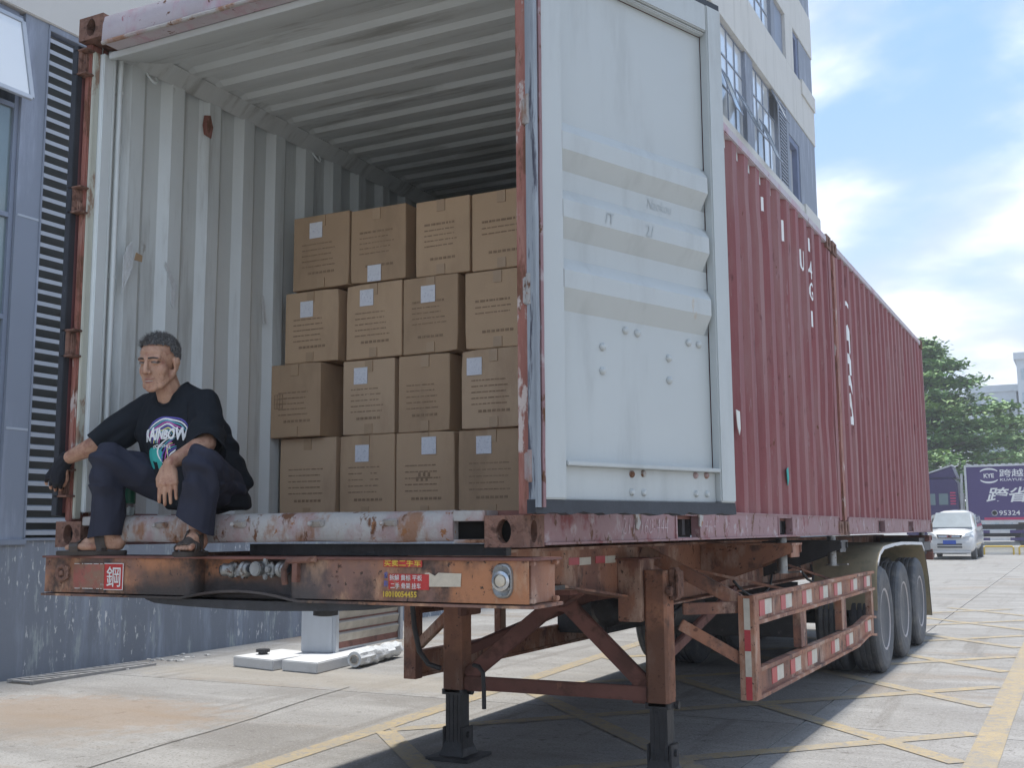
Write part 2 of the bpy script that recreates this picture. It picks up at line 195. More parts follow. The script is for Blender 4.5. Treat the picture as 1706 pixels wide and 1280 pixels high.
class MB:
    def __init__(s): s.v = []; s.f = []; s.mi = []; s.cur = 0
    def add(s, vs, fs):
        o = len(s.v); s.v += [tuple(v) for v in vs]; s.f += [tuple(i+o for i in f) for f in fs]; s.mi += [s.cur]*len(fs); return s
    def box(s, x0, x1, y0, y1, z0, z1):
        return s.add([(x0,y0,z0),(x1,y0,z0),(x1,y1,z0),(x0,y1,z0),(x0,y0,z1),(x1,y0,z1),(x1,y1,z1),(x0,y1,z1)],
                     [(0,3,2,1),(4,5,6,7),(0,1,5,4),(1,2,6,5),(2,3,7,6),(3,0,4,7)])
    def hexa(s, p):               # 8 points, bottom ring then top ring
        return s.add(p, [(0,3,2,1),(4,5,6,7),(0,1,5,4),(1,2,6,5),(2,3,7,6),(3,0,4,7)])
    def bar(s, a, b, w, h, upv=(0,0,1)):
        a, b = Vector(a), Vector(b); d = (b-a).normalized(); u = Vector(upv)
        x = d.cross(u)
        if x.length < 1e-4: x = d.cross(Vector((0,1,0)))
        x.normalize(); y = x.cross(d)
        q = [(-1,-1),(1,-1),(1,1),(-1,1)]
        vs = [a+x*w/2*i+y*h/2*j for i,j in q]+[b+x*w/2*i+y*h/2*j for i,j in q]
        return s.add(vs, [(0,1,2,3),(7,6,5,4),(0,4,5,1),(1,5,6,2),(2,6,7,3),(3,7,4,0)])
    def cyl(s, a, b, r0, r1=None, n=14, caps=True):
        r1 = r0 if r1 is None else r1
        a, b = Vector(a), Vector(b); d = (b-a).normalized()
        x = d.orthogonal().normalized(); y = d.cross(x)
        vs = [a+(x*math.cos(t)+y*math.sin(t))*r0 for t in [2*math.pi*i/n for i in range(n)]]
        vs += [b+(x*math.cos(t)+y*math.sin(t))*r1 for t in [2*math.pi*i/n for i in range(n)]]
        fs = [(i,(i+1)%n,n+(i+1)%n,n+i) for i in range(n)]
        if caps: fs += [tuple(range(n-1,-1,-1)), tuple(range(n,2*n))]
        return s.add(vs, fs)
    def tube(s, pts, r, n=8, rs=None):
        pts = [Vector(p) for p in pts]; rings = []; px = None
        for i, p in enumerate(pts):
            d = (pts[min(i+1,len(pts)-1)]-pts[max(i-1,0)]).normalized()
            x = d.orthogonal() if px is None else px-d*px.dot(d)
            x.normalize(); px = x; y = d.cross(x); rr = rs[i] if rs else r
            rings.append([p+(x*math.cos(2*math.pi*k/n)+y*math.sin(2*math.pi*k/n))*rr for k in range(n)])
        return s.loft(rings)
    def loft(s, rings, caps=True, closed=True):
        n = len(rings[0]); vs = [v for r in rings for v in r]; fs = []
        m = n if closed else n-1
        for i in range(len(rings)-1):
            for k in range(m): fs.append((i*n+k, i*n+(k+1)%n, (i+1)*n+(k+1)%n, (i+1)*n+k))
        if caps and closed: fs += [tuple(range(n-1,-1,-1)), tuple(range((len(rings)-1)*n, len(rings)*n))]
        return s.add(vs, fs)
    def prism(s, poly, dirv):     # planar polygon (3d points) pushed along dirv
        n = len(poly); d = Vector(dirv); a = [Vector(p) for p in poly]
        return s.add(a+[p+d for p in a], [tuple(range(n-1,-1,-1)), tuple(range(n,2*n))]+[(i,(i+1)%n,n+(i+1)%n,n+i) for i in range(n)])
    def quad(s, a, b, c, d): return s.add([a,b,c,d], [(0,1,2,3)])
    def lathe(s, prof, c, ax, n=32):     # prof: (radius, offset along ax)
        c = Vector(c); ax = Vector(ax).normalized(); x = ax.orthogonal().normalized(); y = ax.cross(x)
        rings = [[c+ax*o+(x*math.cos(2*math.pi*k/n)+y*math.sin(2*math.pi*k/n))*max(r,1e-4) for k in range(n)] for r, o in prof]
        return s.loft(rings)
    def holed(s, o, u, v, w, h, ce, rx, ry, depth, n=16, sq=0):   # plate with an oval hole and its tube; normal = u x v
        o, u, v = Vector(o), Vector(u).normalized(), Vector(v).normalized(); nn = u.cross(v)
        inn, outr = [], []
        for k in range(n):
            t = 2*math.pi*(k+.5)/n; ct, st = math.cos(t), math.sin(t)
            inn.append(o+u*(ce[0]+rx*math.copysign(abs(ct)**(.6 if sq else 1),ct))+v*(ce[1]+ry*math.copysign(abs(st)**(.6 if sq else 1),st)))
            m = max(abs(ct)/1.0, abs(st)/1.0); a, b = ct/m, st/m
            outr.append(o+u*(w/2+a*w/2)+v*(h/2+b*h/2))
        # snap the nearest outer points to the corners
        for cx_, cy_ in ((0,0),(w,0),(w,h),(0,h)):
            q = o+u*cx_+v*cy_; i = min(range(n), key=lambda j:(outr[j]-q).length); outr[i] = q
        s.add(outr+inn, [(k,(k+1)%n,n+(k+1)%n,n+k) for k in range(n)])
        back = [p-nn*depth for p in inn]
        s.add(inn+back, [(k,(k+1)%n,n+(k+1)%n,n+k) for k in range(n)])
        return s
    def build(s, name, mats, parent=None, bevel=0, smooth=35, seg=2):
        loc = Vector((0,0,0)); p = parent; top = parent
        while top is not None and top.parent is not None: top = top.parent
        if top is not None: loc = top.location
        me = bpy.data.meshes.new(name); me.from_pydata([(v[0]-loc.x, v[1]-loc.y, v[2]-loc.z) for v in s.v], [], s.f)
        if not isinstance(mats, (list, tuple)): mats = [mats]
        for m in mats: me.materials.append(MT[m] if isinstance(m, str) else m)
        if len(mats) > 1: me.polygons.foreach_set('material_index', s.mi)
        me.update()
        bm = bmesh.new(); bm.from_mesh(me); bmesh.ops.recalc_face_normals(bm, faces=bm.faces)
        if bevel: bmesh.ops.bevel(bm, geom=[e for e in bm.edges if len(e.link_faces)==2 and e.calc_face_angle(0) > R(50)], offset=bevel, segments=seg, affect='EDGES', clamp_overlap=True)
        bm.to_mesh(me); bm.free()
        if smooth:
            me.polygons.foreach_set('use_smooth', [True]*len(me.polygons)); me.set_sharp_from_angle(angle=R(smooth))
        o = bpy.data.objects.new(name, me); COL.objects.link(o)
        if parent is not None: o.parent = parent
        return o

def thing(name, label, cat, loc=(0,0,0), group=None):
    o = bpy.data.objects.new(name, None); COL.objects.link(o); o.location = loc; o.empty_display_size = .2
    o['label'] = label; o['category'] = cat
    if group: o['group'] = group
    return o
def tag(o, label=None, cat=None, group=None, kind=None):
    for k, v in (('label',label),('category',cat),('group',group),('kind',kind)):
        if v: o[k] = v
    return o
def share(src, name, parent, loc, rot=None):       # a copy of a part that shares its mesh
    c = src.copy(); COL.objects.link(c); c.parent = parent; c.location = loc
    if rot: c.rotation_euler = rot
    return c
def copy_tree(o, parent=None):
    c = o.copy(); COL.objects.link(c)
    if parent is not None: c.parent = parent
    for ch in list(o.children): copy_tree(ch, c)
    return c
def text_tris(body, size, shear=0, bold=0, res=2):
    cu = bpy.data.curves.new('lettering', 'FONT'); cu.body = body; cu.size = size; cu.shear = shear; cu.offset = bold; cu.resolution_u = res
    ob = bpy.data.objects.new('lettering', cu); COL.objects.link(ob)
    dg = bpy.context.evaluated_depsgraph_get(); me = bpy.data.meshes.new_from_object(ob.evaluated_get(dg))
    vs = [Vector((v.co.x, v.co.y)) for v in me.vertices]; fs = [tuple(p.vertices) for p in me.polygons]
    bpy.data.objects.remove(ob); bpy.data.curves.remove(cu); bpy.data.meshes.remove(me)
    return vs, fs
def lettering(body, width, height, o, u, v, lift=.002, shear=0, bold=0, mb=None):
    """text filling width x height from lower-left corner o, along u (reading) and v (up); returns a builder"""
    vs, fs = text_tris(body, 1, shear, bold)
    x0 = min(p.x for p in vs); x1 = max(p.x for p in vs); y0 = min(p.y for p in vs); y1 = max(p.y for p in vs)
    o, u, v = Vector(o), Vector(u).normalized(), Vector(v).normalized(); n = u.cross(v)
    mb = mb or MB()
    mb.add([o+u*((p.x-x0)/(x1-x0)*width)+v*((p.y-y0)/(y1-y0)*height)+n*lift for p in vs], fs)
    return mb
# ------------------------------------------------------------------ ground
g = MB()
ys = [-60, 48, 320]
for i in range(2):
    a, b = ys[i], ys[i+1]
    g.quad((-140,a,gz(a)-.02),(140,a,gz(a)-.02),(140,b,gz(b)-.02),(-140,b,gz(b)-.02))
ground = tag(g.build('ground', 'joint', smooth=0), kind='structure')
ground.data.materials.clear(); ground.data.materials.append(MT['concrete'])
JX = [2.3+3.85*k for k in range(-3, 4)]; JX[1] = -1.55; JX[0] = -5.30
JY = [4.78+4.8*k for k in range(-3, 10)]
gd = MB()
gd.quad((JX[0],JY[0],gz(JY[0])-.016),(JX[-1],JY[0],gz(JY[0])-.016),(JX[-1],JY[-1],gz(JY[-1])-.016),(JX[0],JY[-1],gz(JY[-1])-.016))
tag(gd.build('joint_bed', 'joint', ground, smooth=0))
for i in range(len(JX)-1):
    for j in range(len(JY)-1):
        x0, x1, y0, y1 = JX[i]+.006, JX[i+1]-.006, JY[j]+.006, JY[j+1]-.006
        MB().hexa([(x0,y0,gz(y0)-.015),(x1,y0,gz(y0)-.015),(x1,y1,gz(y1)-.015),(x0,y1,gz(y1)-.015),
                   (x0,y0,gz(y0)),(x1,y0,gz(y0)),(x1,y1,gz(y1)),(x0,y1,gz(y1))]).build('concrete_slab', 'concrete', ground, smooth=0)
# yellow box marking
def strip(a, b, w, lift):
    a, b = Vector((a[0],a[1],0)), Vector((b[0],b[1],0)); d = (b-a).normalized(); nrm = Vector((-d.y, d.x, 0))*w/2
    n = max(1, int((b-a).length/1.2)); ra = []
    for i in range(n+1):
        p = a.lerp(b, i/n); e1 = nrm*(1+.10*noise.noise(p*3)); e2 = nrm*(1+.10*noise.noise(p*3+Vector((9,0,0))))
        ra.append((p+e1, p-e2))
    m = MB()
    for i in range(n):
        q = [ra[i][1], ra[i+1][1], ra[i+1][0], ra[i][0]]
        m.quad(*[(c.x, c.y, gz(c.y)+lift) for c in q])
    return tag(m.build('road_marking', 'yellow', smooth=0), kind='structure')
def bx_left(y): return -.40-.045*(y-2)
Y0, Y1 = -3.0, 16.5
strip((bx_left(Y0),Y0), (bx_left(Y1),Y1), .17, .004)
strip((3.60,Y0), (3.60,Y1), .19, .0041)
for k in range(-3, 9):
    for s in (1, -1):
        c = (3.72+2.4*(k-1)) if s == 1 else (2.93+2.25*k)
        pts = []
        for i in range(201):
            x = -1.3+5*i/200; y = s*x*1.03+c
            if Y0 < y < Y1 and bx_left(y)+.1 < x < 3.5: pts.append((x, y))
        if len(pts) > 8: strip(pts[0], pts[-1], .15, .0045 if s == 1 else .0050)
# thin crack across the left slabs
cr = MB(); pp = [(-1.28+.02*math.sin(i*1.7)-.11*i*.5-(.02*i*i*.15), .6+.55*i) for i in range(9)]
for i in range(8):
    (xa,ya),(xb,yb) = pp[i], pp[i+1]
    cr.quad((xa,ya,gz(ya)+.004),(xa+.012,ya,gz(ya)+.004),(xb+.012,yb,gz(yb)+.004),(xb,yb,gz(yb)+.004))
cr.build('pavement_crack', 'joint', ground, smooth=0)

# ------------------------------------------------------------------ long factory building on the left
FX = -5.3
bld = thing('factory_building', 'blue-grey factory building with cream bands, running behind the containers', 'building', (FX, 20, 0))
YA, YB = -9, 44.4
MB().box(FX-.35, FX, YA, YB, -.25, 1.33).build('base_wall', 'basewall', bld)
MB().box(FX-.35, FX+.03, YA, YB+.02, 6.85, 9.15).build('spandrel_band', 'band', bld, .01)
MB().box(FX-.35, FX+.03, YA, YB+.02, 12.6, 14.7).build('spandrel_band', 'band', bld, .01)
MB().box(FX-.35, FX+.03, YA, YB+.02, 18.15, 20.25).build('spandrel_band', 'band', bld, .01)
MB().box(FX-.35, FX+.03, YA, YB+.02, 22.2, 24.1).build('spandrel_band', 'band', bld, .01)
MB().box(FX-.35, FX-.01, YA, YB, 24.1, 26.6).build('parapet_wall', 'facade', bld)
MB().box(FX-8, FX-.34, YB-.3, YB-.02, -.2, 26.5).build('gable_wall', 'facade', bld)
MB().box(FX-8, FX-.34, YA, YB-.3, 26.3, 26.5).build('roof_slab', 'band', bld)
MB().box(FX-.62, FX-.36, YA, YB-.3, -.2, 26.3).build('inner_wall', 'louvreback', bld)
# ground storey: window, pillar, louvre, plain wall
def pane_grid(ya, yb, zs, ny, depth, gm='pane', skip=()):
    fr = MB(); w = .05; xo = FX-depth
    dy = (yb-ya)/ny
    for i in range(ny+1): fr.box(xo-.05, xo+.015, ya+dy*i-w/2, ya+dy*i+w/2, zs[0], zs[-1])
    for z in zs:
        for i in range(ny): fr.box(xo-.05, xo+.012, ya+dy*i+w/2, ya+dy*(i+1)-w/2, z-w/2, z+w/2)
    f = fr.build('window_frame', 'frame', bld)
    for i in range(ny):
        for j in range(len(zs)-1):
            if (i, j) in skip: continue
            MB().box(xo-.03, xo-.018, ya+dy*i+w/2, ya+dy*(i+1)-w/2, zs[j]+w/2, zs[j+1]-w/2).build('pane', gm, f)
    return f
pane_grid(-1.0, 3.80, [1.36, 2.46, 3.59, 4.65, 5.82, 6.82], 4, .05, 'paneg', skip=((3, 4),))
MB().box(FX-.35, FX-.001, 3.83, 4.12, 1.33, 6.85).build('pillar', 'facade', bld)
MB().box(FX-.35, FX, -9, -1.02, 1.33, 6.85).build('pillar', 'facade', bld)
for z in (2.46, 4.67): MB().box(FX-.004, FX+.003, 3.85, 4.11, z-.012, z+.012).build('joint_strip', 'louvre', bld)
MB().box(FX-.10, FX+.03, -1.02, 4.14, 1.29, 1.35).build('window_sill', 'facade', bld, .006)
# open awning pane hung from the top of the upper window
def awning(y0, y1, z0, z1, x, out, gm='pane', fm='frame'):
    w = .055
    def P(y, t, o=0): return (x+out*t+.8*o, y, z1+(z0-z1)*t+.3*o)
    m = MB()
    for a, b in (((y0,0),(y1,0)),((y1,0),(y1,1)),((y1,1),(y0,1)),((y0,1),(y0,0))):
        m.bar(P(*a), P(*b), w, .035, (1, 0, .25))
    o = m.build('open_sash', fm, bld, .004)
    MB().hexa([P(y0+.03,.98,-.006),P(y1-.03,.98,-.006),P(y1-.03,.98,.006),P(y0+.03,.98,.006),P(y0+.03,.02,-.006),P(y1-.03,.02,-.006),P(y1-.03,.02,.006),P(y0+.03,.02,.006)]).build('pane', gm, o)
    return o
awning(2.62, 3.79, 5.86, 6.74, FX+.0, .20, 'pane', 'louvre')
# louvre: every blade is a part
lv = MB(); lv.box(FX-.34, FX-.30, 4.12, 5.62, 1.33, 6.85); lv.build('louvre_back', 'louvreback', bld)
fr = MB(); fr.box(FX-.10, FX+.01, 4.115, 4.14, 1.36, 6.80); fr.box(FX-.10, FX+.01, 5.60, 5.63, 1.36, 6.80); fr.box(FX-.10, FX+.012, 4.12, 5.63, 6.78, 6.849); fr.box(FX-.10, FX+.02, 4.12, 5.63, 1.331, 1.36)
fr.build('louvre_frame', 'facade', bld, .004)
first = None
for k in range(43):
    z = 1.42+.1255*k
    if z > 6.74: break
    if first is None:
        b = MB(); b.hexa([(FX-.085,4.141,z+.02),(FX-.005,4.141,z-.03),(FX-.005,5.599,z-.03),(FX-.085,5.599,z+.02),(FX-.085,4.141,z+.028),(FX+.0,4.141,z+.012),(FX+.0,5.599,z+.012),(FX-.085,5.599,z+.028)])
        first = b.build('louvre_blade', 'louvre', bld); z0_ = z
    else: share(first, 'louvre_blade', bld, (0, 0, z-z0_))
MB().box(FX-.35, FX, 5.63, YB, 1.33, 6.85).build('wall', 'facade', bld)
# second storey: long strip glazing (behind the containers)
pane_grid(4.3, 29, [9.17, 10.3, 11.45, 12.58], 20, .16); MB().box(FX-.35, FX-.02, -9, 4.28, 9.15, 12.6).build('wall', 'facade', bld); MB().box(FX-.35, FX-.02, 29.02, YB, 9.15, 12.6).build('wall', 'facade', bld)
# third storey: what shows above the container roof
Z3 = [14.72, 16.0, 17.1, 18.13]
MB().box(FX-.35, FX-.02, -9, 26.4, 14.7, 18.15).build('wall', 'facade', bld)
pane_grid(26.45, 33.15, Z3, 7, .16); MB().box(FX-.35, FX-.04, 33.18, 34.15, 14.7, 18.15).build('pillar', 'facade', bld)
pane_grid(34.18, 37.75, Z3, 4, .16, skip=((3, 2),))
for y0, y1, z0, z1, o in ((30.15,30.95,14.95,16.35,.45),(31.75,32.9,14.75,16.25,.7),(34.95,35.9,14.8,16.25,.55),(36.95,37.75,16.95,18.1,.45)): awning(y0, y1, z0, z1, FX-.05, o, 'paneg' if z0 < 16 else 'pane')
MB().box(FX-.35, FX-.04, 37.78, 38.05, 14.7, 18.15).build('pillar', 'facade', bld)
b = None
MB().box(FX-.34, FX-.30, 38.05, 39.1, 14.7, 18.15).build('louvre_back', 'louvreback', bld)
for k in range(24):
    z = 14.80+.142*k
    if b is None:
        q = MB(); q.hexa([(FX-.12,38.07,z+.03),(FX-.03,38.07,z-.03),(FX-.03,39.08,z-.03),(FX-.12,39.08,z+.03),(FX-.12,38.07,z+.045),(FX-.02,38.07,z+.03),(FX-.02,39.08,z+.03),(FX-.12,39.08,z+.045)]); b = q.build('louvre_blade', 'frame', bld)
    else: share(b, 'louvre_blade', bld, (0, 0, .142*k))
def slitwin(y0, y1, z0, z1):
    f = MB(); f.box(FX-.34, FX-.3, y0, y1, z0, z1); f.box(FX-.3, FX-.05, y1-.35, y1, z0, z1); f.box(FX-.3, FX-.05, y0, y1-.35, z1-.25, z1)
    o = f.build('window_frame', 'darkframe', bld); MB().box(FX-.28, FX-.26, y0, y1-.36, z0, z1-.26).build('pane', 'pane', o)
MB().box(FX-.35, FX-.012, 39.1, 39.5, 14.7, 18.15).build('wall', 'facade', bld); slitwin(39.5, 41.3, 14.7, 17.2); MB().box(FX-.35, FX-.014, 39.5, 41.3, 17.2, 18.15).build('wall', 'facade', bld)
MB().box(FX-.35, FX-.012, 41.3, YB, 14.7, 18.15).build('wall', 'facade', bld)
# fourth storey
MB().box(FX-.35, FX-.02, -9, 26.4, 20.25, 22.2).build('wall', 'facade', bld)
pane_grid(26.45, 37.3, [20.27, 21.2, 22.18], 11, .16)
MB().box(FX-.35, FX-.05, 37.33, 37.9, 20.25, 22.2).build('pillar', 'facade', bld); MB().box(FX-.35, FX-.10, 37.9, 39.35, 20.25, 22.2).build('pillar', 'frame', bld)
MB().box(FX-.35, FX+.031, 39.35, 40.7, 20.25, 22.2).build('infill_panel', 'band', bld)
slitwin(40.7, 41.9, 20.25, 22.2); MB().box(FX-.35, FX-.012, 41.9, YB, 20.25, 22.2).build('wall', 'facade', bld)
for z, y in ((14.7, 41.6), (20.25, 41.9)): MB().box(FX-.34, FX+.10, y, YB+.03, z-.55, z+.12).build('ledge', 'band', bld, .01)

# drain grate and sweepings along the foot of the wall
dg_ = thing('drain_grate', 'worn drain grate lying along the foot of the chipped wall', 'drain', (-5.0, 4.6, gz(4.6)))
m = MB(); m.box(-5.16,-5.13,3.9,5.5,gz(4)+.001,gz(4.6)+.03); m.box(-4.83,-4.80,3.9,5.5,gz(4)+.001,gz(4.6)+.03); m.build('rim', 'grate', dg_)
m = MB(); m.box(-5.13,-4.83,3.9,5.5,gz(4)-.001,gz(4)+.006); m.build('trough', 'joint', dg_)
f0 = None
for k in range(16):
    if f0 is None: f0 = MB().box(-5.13,-4.83,3.93,3.98,gz(4)+.01,gz(4)+.028).build('bar', 'grate', dg_)
    else: share(f0, 'bar', dg_, (0,.1*k,.0006*k))
m = MB(); rr = random.Random(3)
for k in range(46):
    x = -5.25+abs(rr.gauss(0,.22)); y = 3.5+rr.random()*2.6+(.6 if k%3 else 0); s = .01+.025*rr.random(); a = rr.random()*6
    m.hexa([(x+s*math.cos(a+q*1.57)*(1 if t else 1.3), y+s*1.4*math.sin(a+q*1.57), gz(y)+.0045+t*(.004+.012*rr.random())) for t in (0,1) for q in range(4)])
tag(m.build('litter', 'litter', smooth=0), 'pale dust and scraps swept against the wall foot', 'litter', kind='stuff')
# ------------------------------------------------------------------ containers
ZB = 1.34; CW = 2.438; CH = 2.591; CL = 6.058
def casting(par, x0, y0, z0, fx, fy):
    """corner casting; fx=+1: its outer side face looks to +x, fy=-1: its end face looks to -y"""
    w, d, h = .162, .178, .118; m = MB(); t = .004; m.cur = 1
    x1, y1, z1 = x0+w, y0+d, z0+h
    m.box(x0+.045, x1-.045, y0+.045, y1-.045, z0+.002, z1-.002); m.cur = 0  # near-black core paints the shade inside the holes
    m.quad((x0,y0,z1),(x1,y0,z1),(x1,y1,z1),(x0,y1,z1)); m.quad((x0,y0,z0),(x0,y1,z0),(x1,y1,z0),(x1,y0,z0))
    if fy < 0: m.holed((x0,y0,z0),(1,0,0),(0,0,1),w,h,(w/2,h/2),.031,.045,.044); m.quad((x0,y1,z0),(x0,y1,z1),(x1,y1,z1),(x1,y1,z0))
    else: m.holed((x1,y1,z0),(-1,0,0),(0,0,1),w,h,(w/2,h/2),.031,.045,.044); m.quad((x0,y0,z0),(x1,y0,z0),(x1,y0,z1),(x0,y0,z1))
    if fx > 0: m.holed((x1,y0,z0),(0,1,0),(0,0,1),d,h,(d/2,h/2),.029,.043,.044); m.quad((x0,y0,z0),(x0,y0,z1),(x0,y1,z1),(x0,y1,z0))
    else: m.holed((x0,y1,z0),(0,-1,0),(0,0,1),d,h,(d/2,h/2),.029,.043,.044); m.quad((x1,y0,z0),(x1,y1,z0),(x1,y1,z1),(x1,y0,z1))
    o = m.build('corner_casting', ['casting','hole_shade'], par, smooth=30)
    return o
def corr_profile(a, b, pitch, phase, d, flat=.072, slope=.068):
    """(pos, depth 0..d) trapezoid profile from a to b"""
    def dep(t):
        q = (t-phase) % pitch
        o = pitch-flat-2*slope
        if q < slope: return d*q/slope
        if q < slope+o: return d
        if q < 2*slope+o: return d*(1-(q-slope-o)/slope)
        return 0
    ks = {a, b}; o = pitch-flat-2*slope
    n0 = int((a-phase)/pitch)-1
    for k in range(n0, n0+int((b-a)/pitch)+4):
        for q in (0, slope, slope+o, 2*slope+o):
            t = phase+k*pitch+q
            if a < t < b: ks.add(t)
    return [(t, dep(t)) for t in sorted(ks)]
def wall_sheet(par, y0, side):
    """corrugated long side; outer skin and inner skin"""
    z0, z1 = ZB+.15, ZB+CH-.075
    pr = corr_profile(y0+.10, y0+CL-.10, .287, y0+3.26, .036, .088, .050)
    nz_ = 9; rnd = random.Random(int(y0*7)+side)
    def X(dp, inn, y, z):
        dent = .022*max(0, noise.noise((y*1.3, z*1.5, side*5+y0))-.22)+.004*noise.noise((y*2.5,z*.8,side+y0))
        x = .012+(.036-dp)+dent+(.004 if inn else 0)
        return CW-x if side > 0 else x
    for inn, nm, mt in ((0,'outer_side_panel','red'),(1,'inner_side_panel','inner')):
        m = MB(); rings = []
        for y, dp in pr: rings.append([(X(dp, inn, y, z0+(z1-z0)*i/nz_), y, z0+(z1-z0)*i/nz_) for i in range(nz_+1)])
        m.loft(rings, caps=False, closed=False)
        o = m.build(nm, mt, par, smooth=20)
    return o
def container(y0, label, opened):
    c = thing('shipping_container', label, 'shipping container', (CW/2, y0, ZB), 'containers end to end on the trailer')
    ye = y0+CL; zt = ZB+CH
    for x0, fx in ((0,-1),(CW-.162,1)):
        for yy, fy in ((y0,-1),(ye-.178,1)):
            for z0 in (ZB, zt-.118): casting(c, x0, yy, z0, fx, fy)
    for fx in (0, 1):                               # posts
        for end in (0, 1):
            m = MB()
            if end == 0 and opened:
                xa, xb = (.006,.046) if fx == 0 else (CW-.040, CW+.024)
                m.box(xa, xb, y0+.04, y0+.15, ZB+.118, zt-.118)
                if fx == 0: pass
                else: m.box(CW-.049,CW-.040,y0+.07,y0+.15,ZB+.118,zt-.118)
                m.build('corner_post', 'post', c, .006)
            else:
                xa, xb = (.008,.13) if fx == 0 else (CW-.13, CW-.008); yy = y0+.006 if end == 0 else ye-.13
                m.box(xa, xb, yy, yy+.124, ZB+.118, zt-.118); m.build('corner_post', 'post' if end == 0 else 'red', c, .01)
    # rails
    for s in (0, 1):
        xa, xb = (.004,.055) if s == 0 else (CW-.055, CW-.004)
        MB().box(xa, xb, y0+.178, ye-.178, zt-.078, zt-.016).build('top_rail', 'header', c, .006)
        pk = [(y0+1.73, y0+2.10), (y0+3.83, y0+4.20)]
        m = MB(); ya = y0+.178; xo = CW-.006 if s else .006; xi = CW-.05 if s else .05
        x0, x1 = min(xo,xi), max(xo,xi)
        for pa, pb in pk+[(ye-.178, None)]:
            m.box(x0, x1, ya, pa, ZB+.016, ZB+.150)
            if pb:
                m.box(x0, x1, pa, pb, ZB+.132, ZB+.150); m.box(x0, x1, pa, pb, ZB+.012, ZB+.020)
                for q in (pa-.022, pb): m.box((x1 if s else x0-.006), (x1+.006 if s else x0), q, q+.022, ZB+.018, ZB+.140)
                ya = pb
        m.box(x0-(0 if s else .006), x1+(.006 if s else 0), y0+.178, ye-.178, ZB+.150, ZB+.158)
        # ragged lower lip
        m.box(x0-(0 if s else .010), x1+(.010 if s else 0), y0+.18, ye-.18, ZB+.006, ZB+.0155)
        m.build('bottom_rail', 'redfade', c)
        for pa, pb in pk:
            if s == 1: 
                t = MB(); t.box(.06, CW-.06, pa-.01, pa-.002, ZB+.02, ZB+.13); t.box(.06, CW-.06, pb+.002, pb+.01, ZB+.02, ZB+.13); t.box(.06, CW-.06, pa, pb, ZB+.131, ZB+.137)
                t.build('fork_pocket', 'blackm', c)
        wall_sheet(c, y0, 1 if s else -1)
    m = MB(); m.box(.056, CW-.056, y0+.12, ye-.06, ZB+.115, ZB+.138); m.build('floor', 'brown', c)
    m = MB()
    for k in range(14): m.box(.06, CW-.06, y0+.3+k*.42, y0+.345+k*.42, ZB+.03, ZB+.139)
    m.build('cross_member', 'blackm', c)
    # roof: pressed ribs across
    pr = corr_profile(y0+.45, ye-.1, .209, y0+.72, .022, .07, .030); rings = []
    zr = zt-.062
    for y, dp in pr:
        rings.append([(x, y, zr+dp*(1 if .13 < x < CW-.13 else 0)) for x in (.05,.10,.16,.7,1.219,1.75,CW-.16,CW-.10,CW-.05)])
    m = MB(); m.loft(rings, caps=False, closed=False); m.build('roof_lining', 'roofin', c, smooth=15)
    m = MB(); m.box(.05, CW-.05, y0+.1, ye-.05, zt-.034, zt-.028); m.build('roof_panel', 'redfade', c)
    # far end wall
    pr = corr_profile(.06, CW-.06, .25, .1, .04); m = MB()
    m.loft([[(x, ye-.05-dp, ZB+.15), (x, ye-.05-dp, zt-.07)] for x, dp in pr], caps=False, closed=False); m.build('end_wall', 'inner', c, smooth=15)
    m = MB(); m.loft([[(x, ye-.044-dp, ZB+.15), (x, ye-.044-dp, zt-.07)] for x, dp in pr], caps=False, closed=False)
    m.box(.13, CW-.13, ye-.10, ye-.01, ZB+.01, ZB+.15); m.box(.13, CW-.13, ye-.10, ye-.01, zt-.10, zt-.03); m.build('end_wall', 'red', c, smooth=15)
    if not opened:
        m = MB(); m.loft([[(x, y0+.03+dp, ZB+.15), (x, y0+.03+dp, zt-.07)] for x, dp in pr], caps=False, closed=False)
        m.box(.163, CW-.163, y0+.01, y0+.10, ZB+.01, ZB+.15); m.box(.163, CW-.163, y0+.01, y0+.10, zt-.10, zt-.03); m.build('end_wall', 'red', c, smooth=15)
    return c
near = container(0.0, 'rusty red container with open doors and brown cartons inside', True)
far = container(6.134, 'closed dark red container standing behind the open one', False)
zt = ZB+CH
# ---- door end of the near container
# sill, with a notch beside each lower casting, rounded dented face
def sill_ring(x):
    j = .004*noise.noise((x*4, 0, 1)); k = .006*noise.noise((x*3, 5, 1)); e = 0
    return [(x, .012+j, ZB+.022+k), (x, .002+j, ZB+.035+k), (x, .0+j, ZB+.085), (x, .004+j, ZB+.112), (x, .016+j, ZB+.130+k*.4), (x, .035, ZB+.140+k*.4), (x, .115, ZB+.142), (x, .115, ZB+.022)]
m = MB(); m.loft([sill_ring(.300+(2.138-.300)*i/44) for i in range(45)]); sill = m.build('sill', 'sill', near, smooth=50)
for xa, xb in ((.165,.300),(2.138,2.274)):
    m = MB(); m.box(xa, xb, .004, .115, ZB+.098, ZB+.138); m.build('sill_pocket', 'sill', near, .003); m = MB(); m.box(xa, xb, .006, .115, ZB+.016, ZB+.030); m.build('sill_pocket', 'sill', near, .003); MB().box(xa, xb, .045, .055, ZB+.031, ZB+.097).build('pocket_shade', 'hole_shade', near)  # near-black plate set close behind the opening paints the pocket's shade
